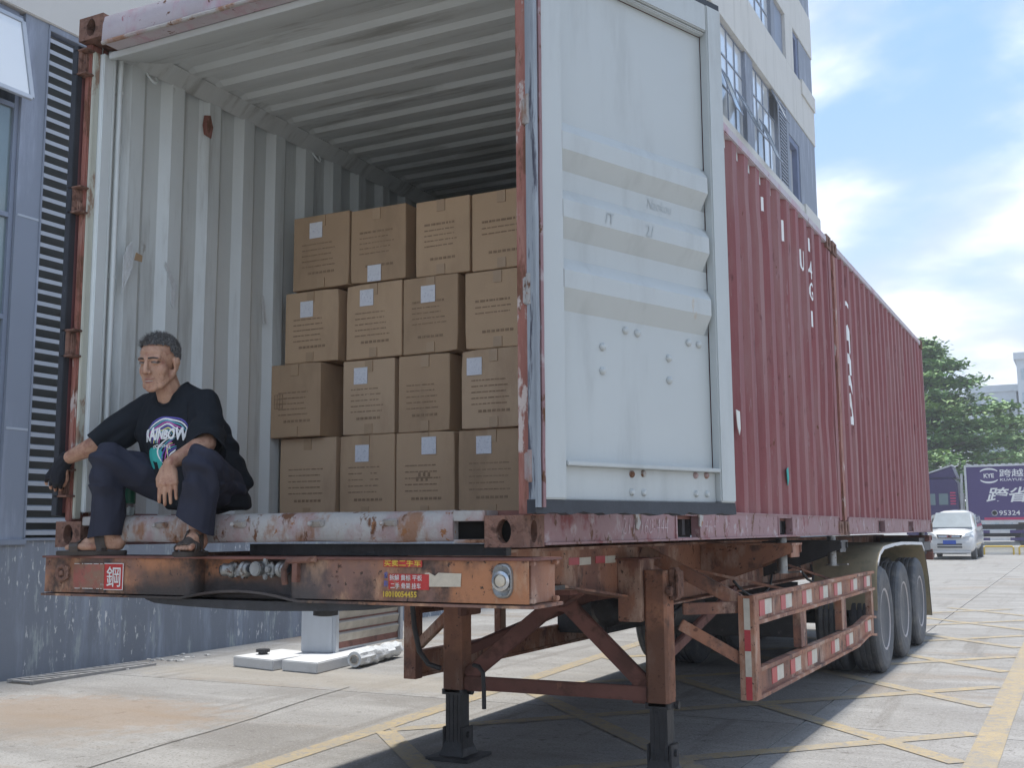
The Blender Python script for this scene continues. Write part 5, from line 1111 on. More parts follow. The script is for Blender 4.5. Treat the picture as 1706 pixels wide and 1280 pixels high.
# cloth helpers
def ringpts(c, rx, ry, tilt=0, n=20, yawr=0):
    c = VV(c); o = []
    for k in range(n):
        a = 2*math.pi*k/n; x, y = rx*math.cos(a), ry*math.sin(a)
        v = VV((x, y*math.cos(tilt), y*math.sin(tilt))); o.append(c+v)
    return o
def cloth(blob, voxel, smooth, folds, cuts, name, mt, thick=.004, hole=None):
    me = blob.mesh(voxel, smooth); bm = bmesh.new(); bm.from_mesh(me)
    for v in bm.verts:
        v.co += v.normal*folds(v.co)
    for c, n_, rad in cuts:
        n_ = VV(n_).normalized(); c = VV(c)
        near_ = [f for f in bm.faces if (f.calc_center_median()-c).length < rad]
        gm = set(near_); es = set(e for f in near_ for e in f.edges); vv = set(v for f in near_ for v in f.verts)
        bmesh.ops.bisect_plane(bm, geom=list(gm)+list(es)+list(vv), plane_co=c, plane_no=n_, clear_outer=True)
    global rim_pts
    isl = []; seen = set()
    for v0 in bm.verts:
        if v0 in seen: continue
        st_k = [v0]; seen.add(v0); grp = []
        while st_k:
            v = st_k.pop(); grp.append(v)
            for e in v.link_edges:
                w = e.other_vert(v)
                if w not in seen: seen.add(w); st_k.append(w)
        isl.append(grp)
    isl.sort(key=len); bmesh.ops.delete(bm, geom=[v for g_ in isl[:-1] for v in g_], context='VERTS')
    if hole:
        (hx,hy),(ra,rb) = hole; inn = lambda p, k=1: ((p.x-hx)/ra)**2+((p.y-hy)/rb)**2 < k
        bmesh.ops.delete(bm, geom=[v for v in bm.verts if v.co.z > 1.9 and inn(v.co)], context='VERTS')
        for v in bm.verts:
            if v.is_boundary and v.co.z > 1.9 and inn(v.co, 1.6):
                q = math.sqrt(((v.co.x-hx)/ra)**2+((v.co.y-hy)/rb)**2); v.co.x = hx+(v.co.x-hx)/q; v.co.y = hy+(v.co.y-hy)/q
        rim_pts = [v.co.copy() for v in bm.verts if v.is_boundary and v.co.z > 1.9 and inn(v.co, 1.1)]
    bm.to_mesh(me); bm.free()
    o = bpy.data.objects.new('tmp', me); COL.objects.link(o); so = o.modifiers.new('s','SOLIDIFY'); so.thickness = thick; so.offset = -1
    out = bpy.data.meshes.new_from_object(o.evaluated_get(bpy.context.evaluated_depsgraph_get())); bpy.data.objects.remove(o)
    return put(out, name, mt, man)
def ridge(p, f, seed): return 1-abs(noise.noise(VV((p.x*f[0]+seed, p.y*f[1], p.z*f[2]))))*2
# T-shirt
S = Blob()
rg = [((.600,.118,2.050),.082,.072,.35),((.595,.135,2.01),.165,.082,.2),((.592,.135,1.935),.195,.115,.1),((.600,.140,1.85),.198,.138,.0),((.625,.165,1.74),.195,.152,0),((.662,.205,1.64),.205,.170,0),((.690,.235,1.56),.212,.175,0),((.700,.250,1.515),.195,.165,0)]
for a, b in zip(rg, rg[1:]): S.hull(ringpts(a[0],a[1],a[2],a[3])+ringpts(b[0],b[1],b[2],b[3]))
S.hull(S.pts((.70,.22,1.88),.085)+S.pts((.775,.34,1.64),.075)); S.hull(S.pts((.77,.34,1.62),(.07,.07,.06))+S.pts((.74,.26,1.70),(.10,.12,.05))+S.pts((.66,.36,1.60),(.10,.06,.05)))
for Sh_ in (SH_R, SH_L): S.hull(S.pts((.602+(.045 if Sh_.x > .6 else -.045),.118,2.03),.048)+S.pts(Sh_+VV((0,0,-.004)),.060)+S.pts((.602,.14,1.93),.08))
def sleeve(Sh, El, r0, r1, ext):
    d = (El-Sh).normalized(); e = El+d*ext
    S.chain([(Sh+VV((0,0,-.004)),r0),(Sh.lerp(El,.5)+VV((0,0,-.012)),(r0+r1)/2+.004),(e+VV((0,0,-.014)),r1)])
    return e, d
eR, dRs = sleeve(SH_R, EL_R, .068, .076, .06); eL, dLs = sleeve(SH_L, EL_L, .068, .074, .05)
def sf(p):
    s = .0080*ridge(p,(7,7,2.6),1)+.006*noise.noise(VV((p.x*5+p.z*4,p.y*5,p.z*7)))+.0035*ridge(p,(14,14,6),9)
    # drag folds from the shoulder to the belly and above the lap
    s += .010*max(0,math.sin((p.z*1.0+p.x*.55)*46+2*noise.noise(p*6)))*math.exp(-((p.z-1.62)/.09)**2)
    s += .007*math.sin((p.z-p.x*.8)*60+3*noise.noise(p*5))*math.exp(-((p.z-1.80)/.10)**2)*(1 if p.x < .45 or p.x > .76 else .25)
    return s
shirt = cloth(S, .0065, 4, sf, [((eR+EL_R)/2+VV((0,0,-.01)), dRs, .16), ((eL+EL_L)/2+VV((0,0,-.01)), dLs+VV((0,-.35,0)), .15), ], 'tshirt', 'shirt', hole=((.602,.098),(.076,.062)))
shirt_rim = rim_pts; cm = MB(); cps = []
sb = BVHTree.FromPolygons([v.co+man.location for v in shirt.data.vertices], [tuple(p.vertices) for p in shirt.data.polygons])
# ribbed collar
rim_pts = shirt_rim; cc = sum(rim_pts, VV((0,0,0)))/max(1,len(rim_pts)); rim_pts.sort(key=lambda p: math.atan2(p.y-cc.y, p.x-cc.x)); rim_pts = [sum(rim_pts[max(0,i-3):i+4], VV((0,0,0)))/len(rim_pts[max(0,i-3):i+4]) for i in range(0,len(rim_pts),2)]
cps = [tuple(p) for p in rim_pts]+[tuple(rim_pts[0])]
cm.tube(cps, .0065, 8); cm.build('collar', 'shirt', shirt)
# print on the chest, laid on the cloth
def on_shirt(x, z, lift=.0022):
    h = sb.ray_cast(VV((x,-1.2,z)), VV((0,1,0)))
    return None if h[0] is None else h[0]+VV((0,-lift,0))
def patch(poly, mt, name, lift=.0022, n=34):
    """fill a closed outline (x,z) with small faces lying on the shirt"""
    def inside(x, z):
        c = False; j = len(poly)-1
        for i in range(len(poly)):
            (xi,zi),(xj,zj) = poly[i],poly[j]
            if (zi > z) != (zj > z) and x < (xj-xi)*(z-zi)/(zj-zi)+xi: c = not c
            j = i
        return c
    xs = [p[0] for p in poly]; zs = [p[1] for p in poly]; st = .0042; m = MB()
    nx = int((max(xs)-min(xs))/st)+1; nzz = int((max(zs)-min(zs))/st)+1; idx = {}; vs = []; fs = []
    def vert(i, j):
        if (i,j) not in idx:
            h = on_shirt(min(xs)+i*st, min(zs)+j*st, lift)
            idx[(i,j)] = None if h is None else len(vs)
            if h is not None: vs.append(h)
        return idx[(i,j)]
    for i in range(nx):
        for j in range(nzz):
            if inside(min(xs)+(i+.5)*st, min(zs)+(j+.5)*st):
                q = [vert(i,j),vert(i+1,j),vert(i+1,j+1),vert(i,j+1)]
                if None not in q: fs.append(tuple(q))
    if fs: m.add(vs, fs); m.build(name, mt, shirt, smooth=60)
def ribbon(pts, w, mt, lift=.0026, nm='print_stripe'):
    m = MB(); rw = []
    for i, p in enumerate(pts):
        a, b = pts[max(i-1,0)], pts[min(i+1,len(pts)-1)]; dx, dz = b[0]-a[0], b[1]-a[1]; l = math.hypot(dx,dz) or 1; k = w/2*(math.sin(math.pi*(i+.6)/(len(pts)+.2))**.5)
        u_ = on_shirt(p[0]-dz/l*k, p[1]+dx/l*k, lift); v_ = on_shirt(p[0]+dz/l*k, p[1]-dx/l*k, lift)
        if u_ is None or v_ is None: return
        rw.append([u_, v_])
    m.loft(rw, caps=False, closed=False); m.build(nm, mt, shirt, smooth=60)
MT.update(mag=mat('magenta_print', (.48,.10,.36), .7, bump=0), cyan=mat('blue_green_print', (.10,.34,.42), .7, bump=0), violet=mat('violet_print', (.10,.08,.36), .7, bump=0), ylw=mat('pale_yellow_print', (.66,.62,.26), .7, bump=0))
PX, PZ = .655, 1.80          # middle of the print
pc = ['mag','white','cyan','ylw','violet','white','mag','cyan','white','violet']
for k in range(10):
    r0 = .030+.0085*k; o = []
    for i in range(18):
        a = math.radians(200-150*i/17-4*k); o.append((PX+.005+r0*math.cos(a)*1.1, PZ-.035+.040+r0*1.05*math.sin(a)+.004*math.sin(i*.9+k)))
    ribbon(o, .0072, pc[k])
for k in range(9):
    o = []
    for i in range(16):
        t = i/15; a = math.radians(95+115*t); r = .022+.0075*k
        o.append((PX+.055+r*math.cos(a)+.01*math.sin(t*5+k), PZ-.052+r*.95*math.sin(a)))
    ribbon(o, .0066, pc[(k*3+1)%10])
patch([(PX-.085,PZ-.03),(PX-.075,PZ-.02),(PX-.03,PZ-.02),(PX-.012,PZ-.045),(PX-.02,PZ-.09),(PX-.015,PZ-.115),(PX-.04,PZ-.118),(PX-.045,PZ-.085),(PX-.062,PZ-.08),(PX-.064,PZ-.115),(PX-.085,PZ-.115)], 'teal', 'teal_print', .0024)
def shirt_text(t, x, z, w, h, shear, bold, lift, name):
    vs, fs = text_tris(t, 1, shear, bold, 3); x0 = min(p.x for p in vs); x1 = max(p.x for p in vs); y0 = min(p.y for p in vs); y1 = max(p.y for p in vs)
    b = bmesh.new(); bv = [b.verts.new(((p.x-x0)/(x1-x0)*w, 0, (p.y-y0)/(y1-y0)*h)) for p in vs]
    for f in fs:
        try: b.faces.new([bv[i] for i in f])
        except ValueError: pass
    bmesh.ops.triangulate(b, faces=b.faces[:])
    for _ in range(2):
        le = [e for e in b.edges if e.calc_length() > .012]
        if le: bmesh.ops.subdivide_edges(b, edges=le, cuts=1); bmesh.ops.triangulate(b, faces=[f for f in b.faces if len(f.verts) > 3])
    m = MB(); b.verts.index_update(); out_ = []
    for v in b.verts:
        xx = v.co.x; zz = v.co.z*(1+.16*math.sin(xx/w*9))+.010*math.sin(xx/w*math.pi)
        out_.append(on_shirt(x+xx, z+zz, lift) or VV((x+xx,0,z+zz)))
    m.add(out_, [tuple(v.index for v in f.verts) for f in b.faces]); b.free(); m.build(name, 'white', shirt, smooth=0)
shirt_text('RAINBOW', PX-.098, PZ+.004, .205, .052, .12, .045, .0085, 'print_lettering')
shirt_text('TOUCHLE', PX-.052, PZ-.030, .088, .014, .0, .02, .0085, 'print_lettering')

# trousers
T = Blob()
T.hull(T.pts((.675,.285,1.585),(.185,.155,.090))+T.pts((.68,.25,1.64),(.165,.13,.05)))
for H_, K, A, cuf in ((HP_R,KN_R,AN_R,VV((.352,-.030,1.400))),(HP_L,KN_L,AN_L,VV((.928,-.078,1.425)))):
    T.chain([(H_,.098),(H_.lerp(K,.5)+VV((0,0,-.006)),.088),(K,.070)])
    T.chain([(K,.070),(K.lerp(cuf,.45)+VV((0,.012,0)),.070),(cuf,.076),(cuf+VV((0,0,-.05)),.078)])
def tf(p):
    s = .006*noise.noise(p*7)+.0070*ridge(p,(9,9,3),4)
    for K in (KN_R,KN_L):
        q = (p-K).length; s += .0085*math.exp(-(q/.14)**2)*1.4*math.sin((p.z*.9+p.y*.8)*75+2.5*noise.noise(p*8))
    s += .011*math.sin((p.x*.7+p.z*1.2+p.y*.4)*58+2*noise.noise(p*5))*math.exp(-(((p.y-.22)/.10)**2))
    if p.z < 1.62: s += .0085*ridge(p,(10,10,1.6),2)
    return s
cR = VV((.352,-.030,1.386)); cL = VV((.928,-.080,1.436))
trs = cloth(T, .0065, 4, tf, [(cR, (.10,.0,-1), .14), (cL, (-.55,-.25,-1), .15)], 'trousers', 'trousers')

# sandals
def sandal(heel, ball, toe, d, lt, side):
    heel, ball, toe = VV(heel), VV(ball), VV(toe); z0 = 1.305
    out_ = []
    for t, w in ((-.13,.020),(-.05,.032),(.15,.034),(.45,.032),(.72,.044),(.90,.042),(1.03,.028),(1.08,.010)):
        p = heel.lerp(toe, t*1.08); out_.append((p, w))
    m = MB(); m.loft([[(p.x+lt.x*w, p.y+lt.y*w, z0), (p.x+lt.x*w*1.04, p.y+lt.y*w*1.04, z0+.021), (p.x-lt.x*w*1.04, p.y-lt.y*w*1.04, z0+.021), (p.x-lt.x*w, p.y-lt.y*w, z0)] for p, w in out_])
    so = m.build('sandal', 'sole', man, .003, smooth=40)
    fb = BVHTree.FromPolygons([v.co+man.location for v in body.vertices], [tuple(p.vertices) for p in body.polygons])
    def strap(ta, tb, wd, lift=.004, up_=0):
        # band from one edge of the sole over the foot to the other edge
        rows = []
        for i in range(15):
            a = math.pi*i/14; t = ta+(tb-ta)*i/14; p = heel.lerp(toe, t); row = []
            for o in (-wd/2, wd/2):
                q = p+d*o; rad = VV((lt.x*math.cos(a), lt.y*math.cos(a), math.sin(a))); src = VV((q.x,q.y,z0+.026))+rad*.16
                h = fb.ray_cast(src, -rad); base = VV((q.x,q.y,z0+.022))+VV((lt.x,lt.y,0))*(.040*math.cos(a))
                pt = h[0] if (h[0] is not None and (h[0]-VV((q.x,q.y,z0+.026))).length < .085) else base
                if i in (0,14): pt = VV((q.x,q.y,z0+.016))+VV((lt.x,lt.y,0))*(.036*math.copysign(1,math.cos(a)))
                row += [pt+rad*lift]
            c0 = (row[0]+row[1])/2
            rows.append([row[0], row[0]+rad*.005, row[1]+rad*.005, row[1]])
        mm = MB(); mm.loft(rows); mm.build('strap', 'sandal', so, smooth=50)
    strap(.80,.74,.038); strap(.24,.42,.024, .004); strap(.32,.52,.022, .0045)
sandal((.398,.010,0), (.268,-.070,0), (.20,-.112,0), dR, lR, 1)
sandal((.930,-.045,0), (.985,-.175,0), (1.010,-.235,0), dL, lL, 1)
# ------------------------------------------------------------------ by the wall: condenser cabinet on foam, roll of film
def gp(x, y, z=0): return (x, y, gz(y)+z)
A, Bc, Cc = Vector((-3.46,6.28)), Vector((-3.10,6.37)), Vector((-3.26,7.96)); Dd = A+(Cc-Bc)
zb = gz(6.3)+.115
fo = tag(MB().box(0,0.001,0,0.001,0,0.001).build('tmp', 'foam'))
bpy.data.objects.remove(fo)
m = MB(); m.hexa([gp(-3.95,5.75,.002),gp(-3.30,5.62,.002),gp(-3.25,6.35,.002),gp(-3.9,6.5,.002),gp(-3.95,5.75,.11),gp(-3.30,5.62,.11),gp(-3.25,6.35,.11),gp(-3.9,6.5,.11)])
tag(m.build('foam_slab', 'foam', None, .01), 'white foam slab sticking out left of the grey metal cabinet', 'foam block', 'foam slabs under the cabinet')
m = MB(); m.hexa([gp(-3.22,5.66,.002),gp(-2.72,5.60,.002),gp(-2.90,7.1,.002),gp(-3.4,7.1,.002),gp(-3.22,5.66,.112),gp(-2.72,5.60,.112),gp(-2.90,7.1,.112),gp(-3.4,7.1,.112)])
tag(m.build('foam_slab', 'foam', None, .01), 'white foam slab under the grey metal cabinet, next to the film roll', 'foam block', 'foam slabs under the cabinet')
cab = thing('metal_cabinet', 'grey sheet metal cabinet with beige slatted side on white foam', 'cabinet', (-3.2, 6.5, zb))
H_ = .95
def P3(p, z): return (p.x, p.y, zb+z)
m = MB(); m.hexa([P3(A,0),P3(Bc,0),P3(Cc,0),P3(Dd,0),P3(A,H_),P3(Bc,H_),P3(Cc,H_),P3(Dd,H_)]); m.build('cabinet_body', 'alu', cab, .008)
n_1 = Vector(((Cc-Bc).y, -(Cc-Bc).x)).normalized(); q_ = [Bc+(Cc-Bc)*.03+n_1*.001, Bc+(Cc-Bc)*.97+n_1*.001]
MB().hexa([(q_[0].x,q_[0].y,zb+.03),(q_[1].x,q_[1].y,zb+.03),(q_[1].x+n_1.x*.003,q_[1].y+n_1.y*.003,zb+.03),(q_[0].x+n_1.x*.003,q_[0].y+n_1.y*.003,zb+.03),(q_[0].x,q_[0].y,zb+.93),(q_[1].x,q_[1].y,zb+.93),(q_[1].x+n_1.x*.003,q_[1].y+n_1.y*.003,zb+.93),(q_[0].x+n_1.x*.003,q_[0].y+n_1.y*.003,zb+.93)]).build('slat_back', 'brown', cab)
e1 = (Cc-Bc); n1 = Vector((e1.y, -e1.x)).normalized()
for k in range(7):
    z = .10+.125*k; q = MB(); a = Bc+e1*.04+n1*.006; b = Bc+e1*.94+n1*.006
    q.hexa([(a.x,a.y,zb+z),(b.x,b.y,zb+z),(b.x-n1.x*.003,b.y-n1.y*.003,zb+z),(a.x-n1.x*.003,a.y-n1.y*.003,zb+z),(a.x+n1.x*.030,a.y+n1.y*.030,zb+z+.085),(b.x+n1.x*.030,b.y+n1.y*.030,zb+z+.085),(b.x,b.y,zb+z+.105),(a.x,a.y,zb+z+.105)]); q.build('slat', 'slatm', cab)
q = MB()
for t in (.0,.955): a = Bc+e1*t+n1*.003; b = Bc+e1*(t+.045)+n1*.003; q.hexa([(a.x,a.y,zb),(b.x,b.y,zb),(b.x+n1.x*.035,b.y+n1.y*.035,zb),(a.x+n1.x*.035,a.y+n1.y*.035,zb),(a.x,a.y,zb+H_),(b.x,b.y,zb+H_),(b.x+n1.x*.035,b.y+n1.y*.035,zb+H_),(a.x+n1.x*.035,a.y+n1.y*.035,zb+H_)])
q.build('frame', 'alu', cab, .003)
m = MB(); m.cyl(gp(-3.75,6.0,.112), gp(-3.75,6.0,.135), .05, n=14); m.cyl(gp(-3.75,6.0,.135), gp(-3.75,6.0,.165), .075, n=14)
tag(m.build('rubber_foot', 'blackp'), 'small black rubber foot lying on the white foam slab', 'rubber foot')
ro = thing('film_roll', 'crumpled roll of clear plastic film lying beside the white foam', 'roll', gp(-2.62,6.3))
a, b = Vector(gp(-2.62,6.10,.095)), Vector(gp(-2.78,7.15,.095)); ax = (b-a).normalized(); x_ = ax.orthogonal().normalized(); y_ = ax.cross(x_)
m = MB(); m.loft([[a.lerp(b,i/14)+(x_*math.cos(t)+y_*math.sin(t))*(.080+(.030*noise.noise((i*.9,math.cos(t)*2.5,math.sin(t)*2.5)) if i else 0)) for t in [2*math.pi*k/20 for k in range(20)]] for i in range(15)]); m.build('wound_film', 'film', ro)
m = MB(); m.lathe([(.05,.0),(.05,.012),(.038,.012),(.036,-.02),(.0,-.02)], a, -ax, 18); m.build('core', 'slatm', ro)
m = MB(); m.lathe([(.036,.004),(.0,.004)], a-ax*.0, -ax, 14)
# ------------------------------------------------------------------ van coming up the yard
VX, VY = -.18, 39.6; vz = gz(41)
van = thing('minivan', 'white minivan with blue number plate parked beyond the trailer wheels', 'van', (VX, VY+2.1, vz))
def sec(y, zb_, zt_, wb, wt, r=.18, n=24):
    """rounded section: wb half width at the waist, wt half width at the top"""
    o = []; zm = (zb_+zt_)/2; e = 2.6 if r < .2 else 2.0
    for k in range(n):
        a = 2*math.pi*k/n; ca, sa = math.cos(a), math.sin(a)
        z = zm+(zt_-zb_)/2*math.copysign(abs(sa)**(2/3.6), sa); t = max(0, (z-vz-.95)/.85)
        w = wb+(wt-wb)*min(1,t); x = w*math.copysign(abs(ca)**(2/4.2), ca); o.append((VX+x, y, z))
    return o
prof = [(-.02,.28,.62,.66,.6),(.06,.22,.86,.76,.7),(.25,.20,.98,.83,.8),(.8,.18,1.08,.85,.82),(1.0,.18,1.13,.85,.82),(1.35,.18,1.42,.85,.74),(1.75,.18,1.72,.85,.68),(2.1,.18,1.80,.855,.67),(3.2,.18,1.83,.855,.66),(4.1,.2,1.80,.85,.65),(4.38,.3,1.62,.82,.64),(4.42,.5,1.3,.78,.6)]
m = MB(); m.loft([sec(VY+y, vz+a, vz+b, w, t) for y, a, b, w, t in prof]); body_ = m.build('body', 'pwhite', van, smooth=50)
def vq(nm, mt, pts, par=None, ext=(0,-.006,0)): m = MB(); m.prism([(VX+x, VY+y, vz+z) for x, y, z in pts], ext); return m.build(nm, mt, par or van)
vq('windscreen', 'carglass', [(-.70,1.02,1.12),(.70,1.02,1.12),(.60,1.70,1.665),(-.60,1.70,1.665)], None, (0,-.035,.045))
for s in (1,-1):
    vq('side_window', 'carglass', [(s*.80,1.32,1.12),(s*.80,2.3,1.12),(s*.70,2.3,1.66),(s*.72,1.78,1.62)], None, (s*.045,0,0)); vq('side_window', 'carglass', [(s*.80,2.4,1.12),(s*.80,3.9,1.12),(s*.70,3.8,1.66),(s*.70,2.4,1.66)], None, (s*.045,0,0))
    m = MB(); m.loft([[(VX+s*(.90+.10*math.cos(a)), VY+1.22+o, vz+1.10+.075*math.sin(a)*(1-.2*math.cos(a)*s*0)) for a in [2*math.pi*k/12 for k in range(12)]] for o in (-.05,-.02,.05)]); m.bar((VX+s*.80,VY+1.24,vz+1.07),(VX+s*.86,VY+1.24,vz+1.08),.04,.04); m.build('mirror', 'pwhite', van)
    h = vq('headlight', 'lamp', [(s*.44,.04,.80),(s*.66,.10,.83),(s*.80,.30,.99),(s*.76,.30,1.01),(s*.56,.09,.93)], None, (0,-.05,0)); 
    vq('fog_lamp_recess', 'silver', [(s*.52,.02,.42),(s*.70,.06,.46),(s*.68,.06,.56),(s*.54,.02,.50)], None, (0,-.045,0))
    for y in (.75, 3.45):
        c = (VX+s*.74, VY+y, vz+.30); m = MB(); m.lathe([(.19,-.09),(.27,-.09),(.30,-.07),(.30,.07),(.27,.095),(.19,.09)], c, (s,0,0), 24); w = m.build('wheel', 'tyre', van); m = MB(); m.lathe([(.192,-.08),(.192,.088),(.17,.085),(.06,.05),(.0,.055)], c, (s,0,0), 20); m.build('hub', 'silver', w)
        m = MB(); m.lathe([(.36,-.02),(.36,.118),(.32,.118),(.32,-.02)], c, (s,0,0), 24)
vq('upper_grille', 'blackp', [(-.40,.03,.78),(.40,.03,.78),(.44,.05,.90),(-.44,.05,.90)], None, (0,-.045,0)); vq('grille_bar', 'chrome', [(.05,.01,.80),(.36,.01,.80),(.38,.03,.855),(.05,.03,.855)], None, (0,-.05,0)); vq('grille_bar', 'chrome', [(-.36,.01,.80),(-.05,.01,.80),(-.05,.03,.855),(-.38,.03,.855)], None, (0,-.05,0))
e = MB()
for s in (1,-1):
    for k in (0,1): e.prism([(VX+s*(.015+.03*k), VY-.046, vz+.80+.0*k), (VX+s*(.045+.03*k), VY-.046, vz+.85+.02*k), (VX+s*(.06+.03*k), VY-.046, vz+.85+.02*k), (VX+s*(.03+.03*k), VY-.046, vz+.80)], (0,-.006,0))
e.build('emblem', 'rprint', van)
for z in (.42, .52): vq('lower_grille_slot', 'blackp', [(-.42,.0,z),(.42,.0,z),(.42,.0,z+.05),(-.42,.0,z+.05)], None, (0,-.042,0))
vq('lower_lip', 'silver', [(-.70,.04,.24),(.70,.04,.24),(.70,.04,.31),(-.70,.04,.31)], None, (0,-.09,0))
pl = vq('number_plate', 'plate', [(-.22,.0,.55),(.22,.0,.55),(.22,.0,.69),(-.22,.0,.69)], None, (0,-.052,0))
vq('hood_seam', 'frame', [(-.74,.955,1.105),(.74,.955,1.105),(.74,.975,1.112),(-.74,.975,1.112)], None, (0,0,.02))
# ------------------------------------------------------------------ purple box truck across the end of the yard
TY = 52.0; tz = gz(50)
tk = thing('box_truck', 'purple box truck with large white lettering standing across the yard end', 'truck', (3.5, TY+1.2, tz))
bx0, bx1, bz0, bz1 = -.64, 7.6, 1.60, 4.27
m = MB(); m.box(bx0+.02,bx1-.02,TY+.02,TY+2.4,bz0+.02,bz1-.02); cargo = m.build('cargo_box', 'offwhite', tk)
m = MB(); m.box(bx0+.09,bx1-.09,TY,TY+.015,bz0+.12,bz1-.09); m.build('side_panel', 'purple', cargo)
m = MB(); m.box(bx0+.75,bx1-.09,TY-.004,TY-.0005,bz0+.12,bz0+.235); m.build('magenta_band', 'magenta', cargo)
m = MB(); m.box(bx0,bx0+.088,TY-.02,TY+.06,bz0,bz1); m.box(bx1-.088,bx1,TY-.02,TY+.06,bz0,bz1); m.box(bx0+.09,bx1-.09,TY-.02,TY+.06,bz1-.088,bz1); m.box(bx0+.09,bx1-.09,TY-.02,TY+.06,bz0,bz0+.10); m.build('edge_trim', 'silver', cargo)
m = MB()
for k in range(28): m.box(bx0+.15+.29*k, bx0+.30+.29*k, TY-.01, TY+2.4, bz1+.001, bz1+.035)
m.build('roof_rib', 'silver', cargo)
m = MB()
for k in range(14): m.box(bx0+.2+.58*k, bx0+.42+.58*k, TY+.0, TY+.05, bz0-.07, bz0-.002)
m.build('floor_lug', 'silver', cargo)
U_, V_ = (1,0,0), (0,0,1); yT = TY-.002
m = lettering('KYE', .44, .20, (.19,yT,3.66), U_, V_, .004, bold=.03)
for sg in (1,-1):
    m.loft([[(.41+.42*math.cos(a)*.9, yT-.004, 3.76+sg*(.13+.14*math.sin(a))), (.41+.46*math.cos(a)*.9, yT-.004, 3.76+sg*(.115+.24*math.sin(a)))] for a in [math.pi*(.12+.76*k/14) for k in range(15)]], caps=False, closed=False)
m.build('logo', 'white', cargo, smooth=0)
lettering('跨越速运', 2.05, .36, (.86,yT,3.68), U_, V_, .004, bold=.01).build('lettering', 'white', cargo, smooth=0)
lettering('KUAYUE-EXPRESS', 1.95, .12, (.88,yT,3.50), U_, V_, .004, bold=.01).build('lettering', 'white', cargo, smooth=0)
lettering('跨省最快', 3.55, .70, (.25,yT,2.52), U_, V_, .004, shear=.25, bold=.016).build('lettering', 'white', cargo, smooth=0)
lettering('95324', .88, .22, (.75,yT,1.93), U_, V_, .004, bold=.01).build('lettering', 'white', cargo, smooth=0)
m = MB(); m.lathe([(.125,0),(.125,.002),(.105,.002),(.105,0)], (.56,yT-.003,2.04), (0,-1,0), 22); m.bar((.50,yT-.006,2.10),(.62,yT-.006,1.98),.004,.05,(0,-1,0)); m.box(1.78,2.6,yT-.005,yT-.003,2.0,2.03); m.build('phone_sign', 'white', cargo, smooth=0)
# chassis, side guards
m = MB(); m.box(-2.9,7.4,TY+.3,TY+1.9,.95,1.25); m.box(-.3,7.2,TY+.2,TY+.4,1.30,1.52); m.build('chassis', 'blackm', tk)
for z in (1.12, .78):
    for k in range(9):
        a = MB(); a.box(-.55+.85*k, .30+.85*k, TY+.04, TY+.08, z, z+.14); a.build('guard_rail', 'silver' if k%2 else 'purple', tk)
for x in (-2.2, 2.0, 5.6):
    for y in (TY+.25, TY+2.15):
        m = MB(); m.lathe([(.28,-.14),(.46,-.14),(.50,-.11),(.50,.11),(.46,.14),(.28,.14)], (x,y,tz+.5), (0,1,0), 26); w = m.build('wheel', 'tyre', tk); m = MB(); m.lathe([(.281,-.12),(.281,.12),(.2,.06),(.0,.10)], (x,y,tz+.5), (0,-1,0), 20); m.build('rim', 'silver', w)
# cab
m = MB(); prof = [(-3.35,1.0),(-3.4,2.3),(-3.05,3.55),(-2.85,3.66),(-1.15,3.70),(-.98,3.45),(-.92,1.0)]
m.prism([(x, TY+.1, z) for x, z in prof], (0,2.15,0)); cabn = m.build('cab', 'purpled', tk, .06)
m = MB(); m.prism([(-2.9,TY+.25,3.705),(-1.2,TY+.25,4.26),(-1.02,TY+.25,3.705)], (0,1.85,0)); m.build('roof_fairing', 'purpled', cabn, .03)
m = MB(); m.hexa([(-2.95,TY+.22,3.715),(-1.2,TY+.22,4.275),(-1.2,TY+2.13,4.275),(-2.95,TY+2.13,3.715),(-2.97,TY+.22,3.775),(-1.2,TY+.22,4.335),(-1.2,TY+2.13,4.335),(-2.97,TY+2.13,3.775)]); m.build('fairing_edge', 'silver', cabn)
for xa, xb in ((-2.6,-1.98),(-1.82,-1.42)): m = MB(); m.box(xa,xb,TY+.085,TY+.098,2.45,2.98); m.build('cab_window', 'paneg', cabn)
for k in range(5): m = MB(); m.box(-1.32,-1.08,TY+.08,TY+.098,2.46+.13*k,2.52+.13*k); m.build('vent_slot', 'magenta', cabn)
m = MB(); m.bar((-.86,TY+.4,2.0),(-.80,TY+.4,3.9),.10,.10); m.bar((-.84,TY+.6,2.0),(-.84,TY+.6,3.0),.2,.25); m.build('air_intake', 'silver', tk)
# white kerb wall and yellow hoops in front of it
kw = thing('kerb_wall', 'low white kerb wall running in front of the purple truck', 'kerb wall', (2, 46, gz(46)))
m = MB(); m.box(-6,12,46.0,46.35,gz(46)-.05,gz(46)+.34); m.build('wall', 'kerb', kw, .02); m = MB(); m.box(-6,12,45.9,45.99,gz(46)-.04,gz(46)+.09); m.build('kerb_step', 'kerb', kw)
hoop0 = None
for k in range(2):
    x = .49+1.31*k
    if hoop0 is None:
        m = MB(); m.tube([(x,45.8,gz(45.8)),(x,45.8,gz(45.8)+.28),(x+.05,45.8,gz(45.8)+.34),(x+1.05,45.8,gz(45.8)+.34),(x+1.10,45.8,gz(45.8)+.28),(x+1.10,45.8,gz(45.8))], .035, 8); h = hoop0 = m.build('hoop_barrier', 'hoop')
    else: h = hoop0.copy(); COL.objects.link(h); h.location.x = 1.31*k
    tag(h, 'yellow tube hoop at the white kerb wall '+('beside the minivan' if k == 0 else 'farther from the minivan'), 'barrier', 'yellow hoops along the white kerb wall')
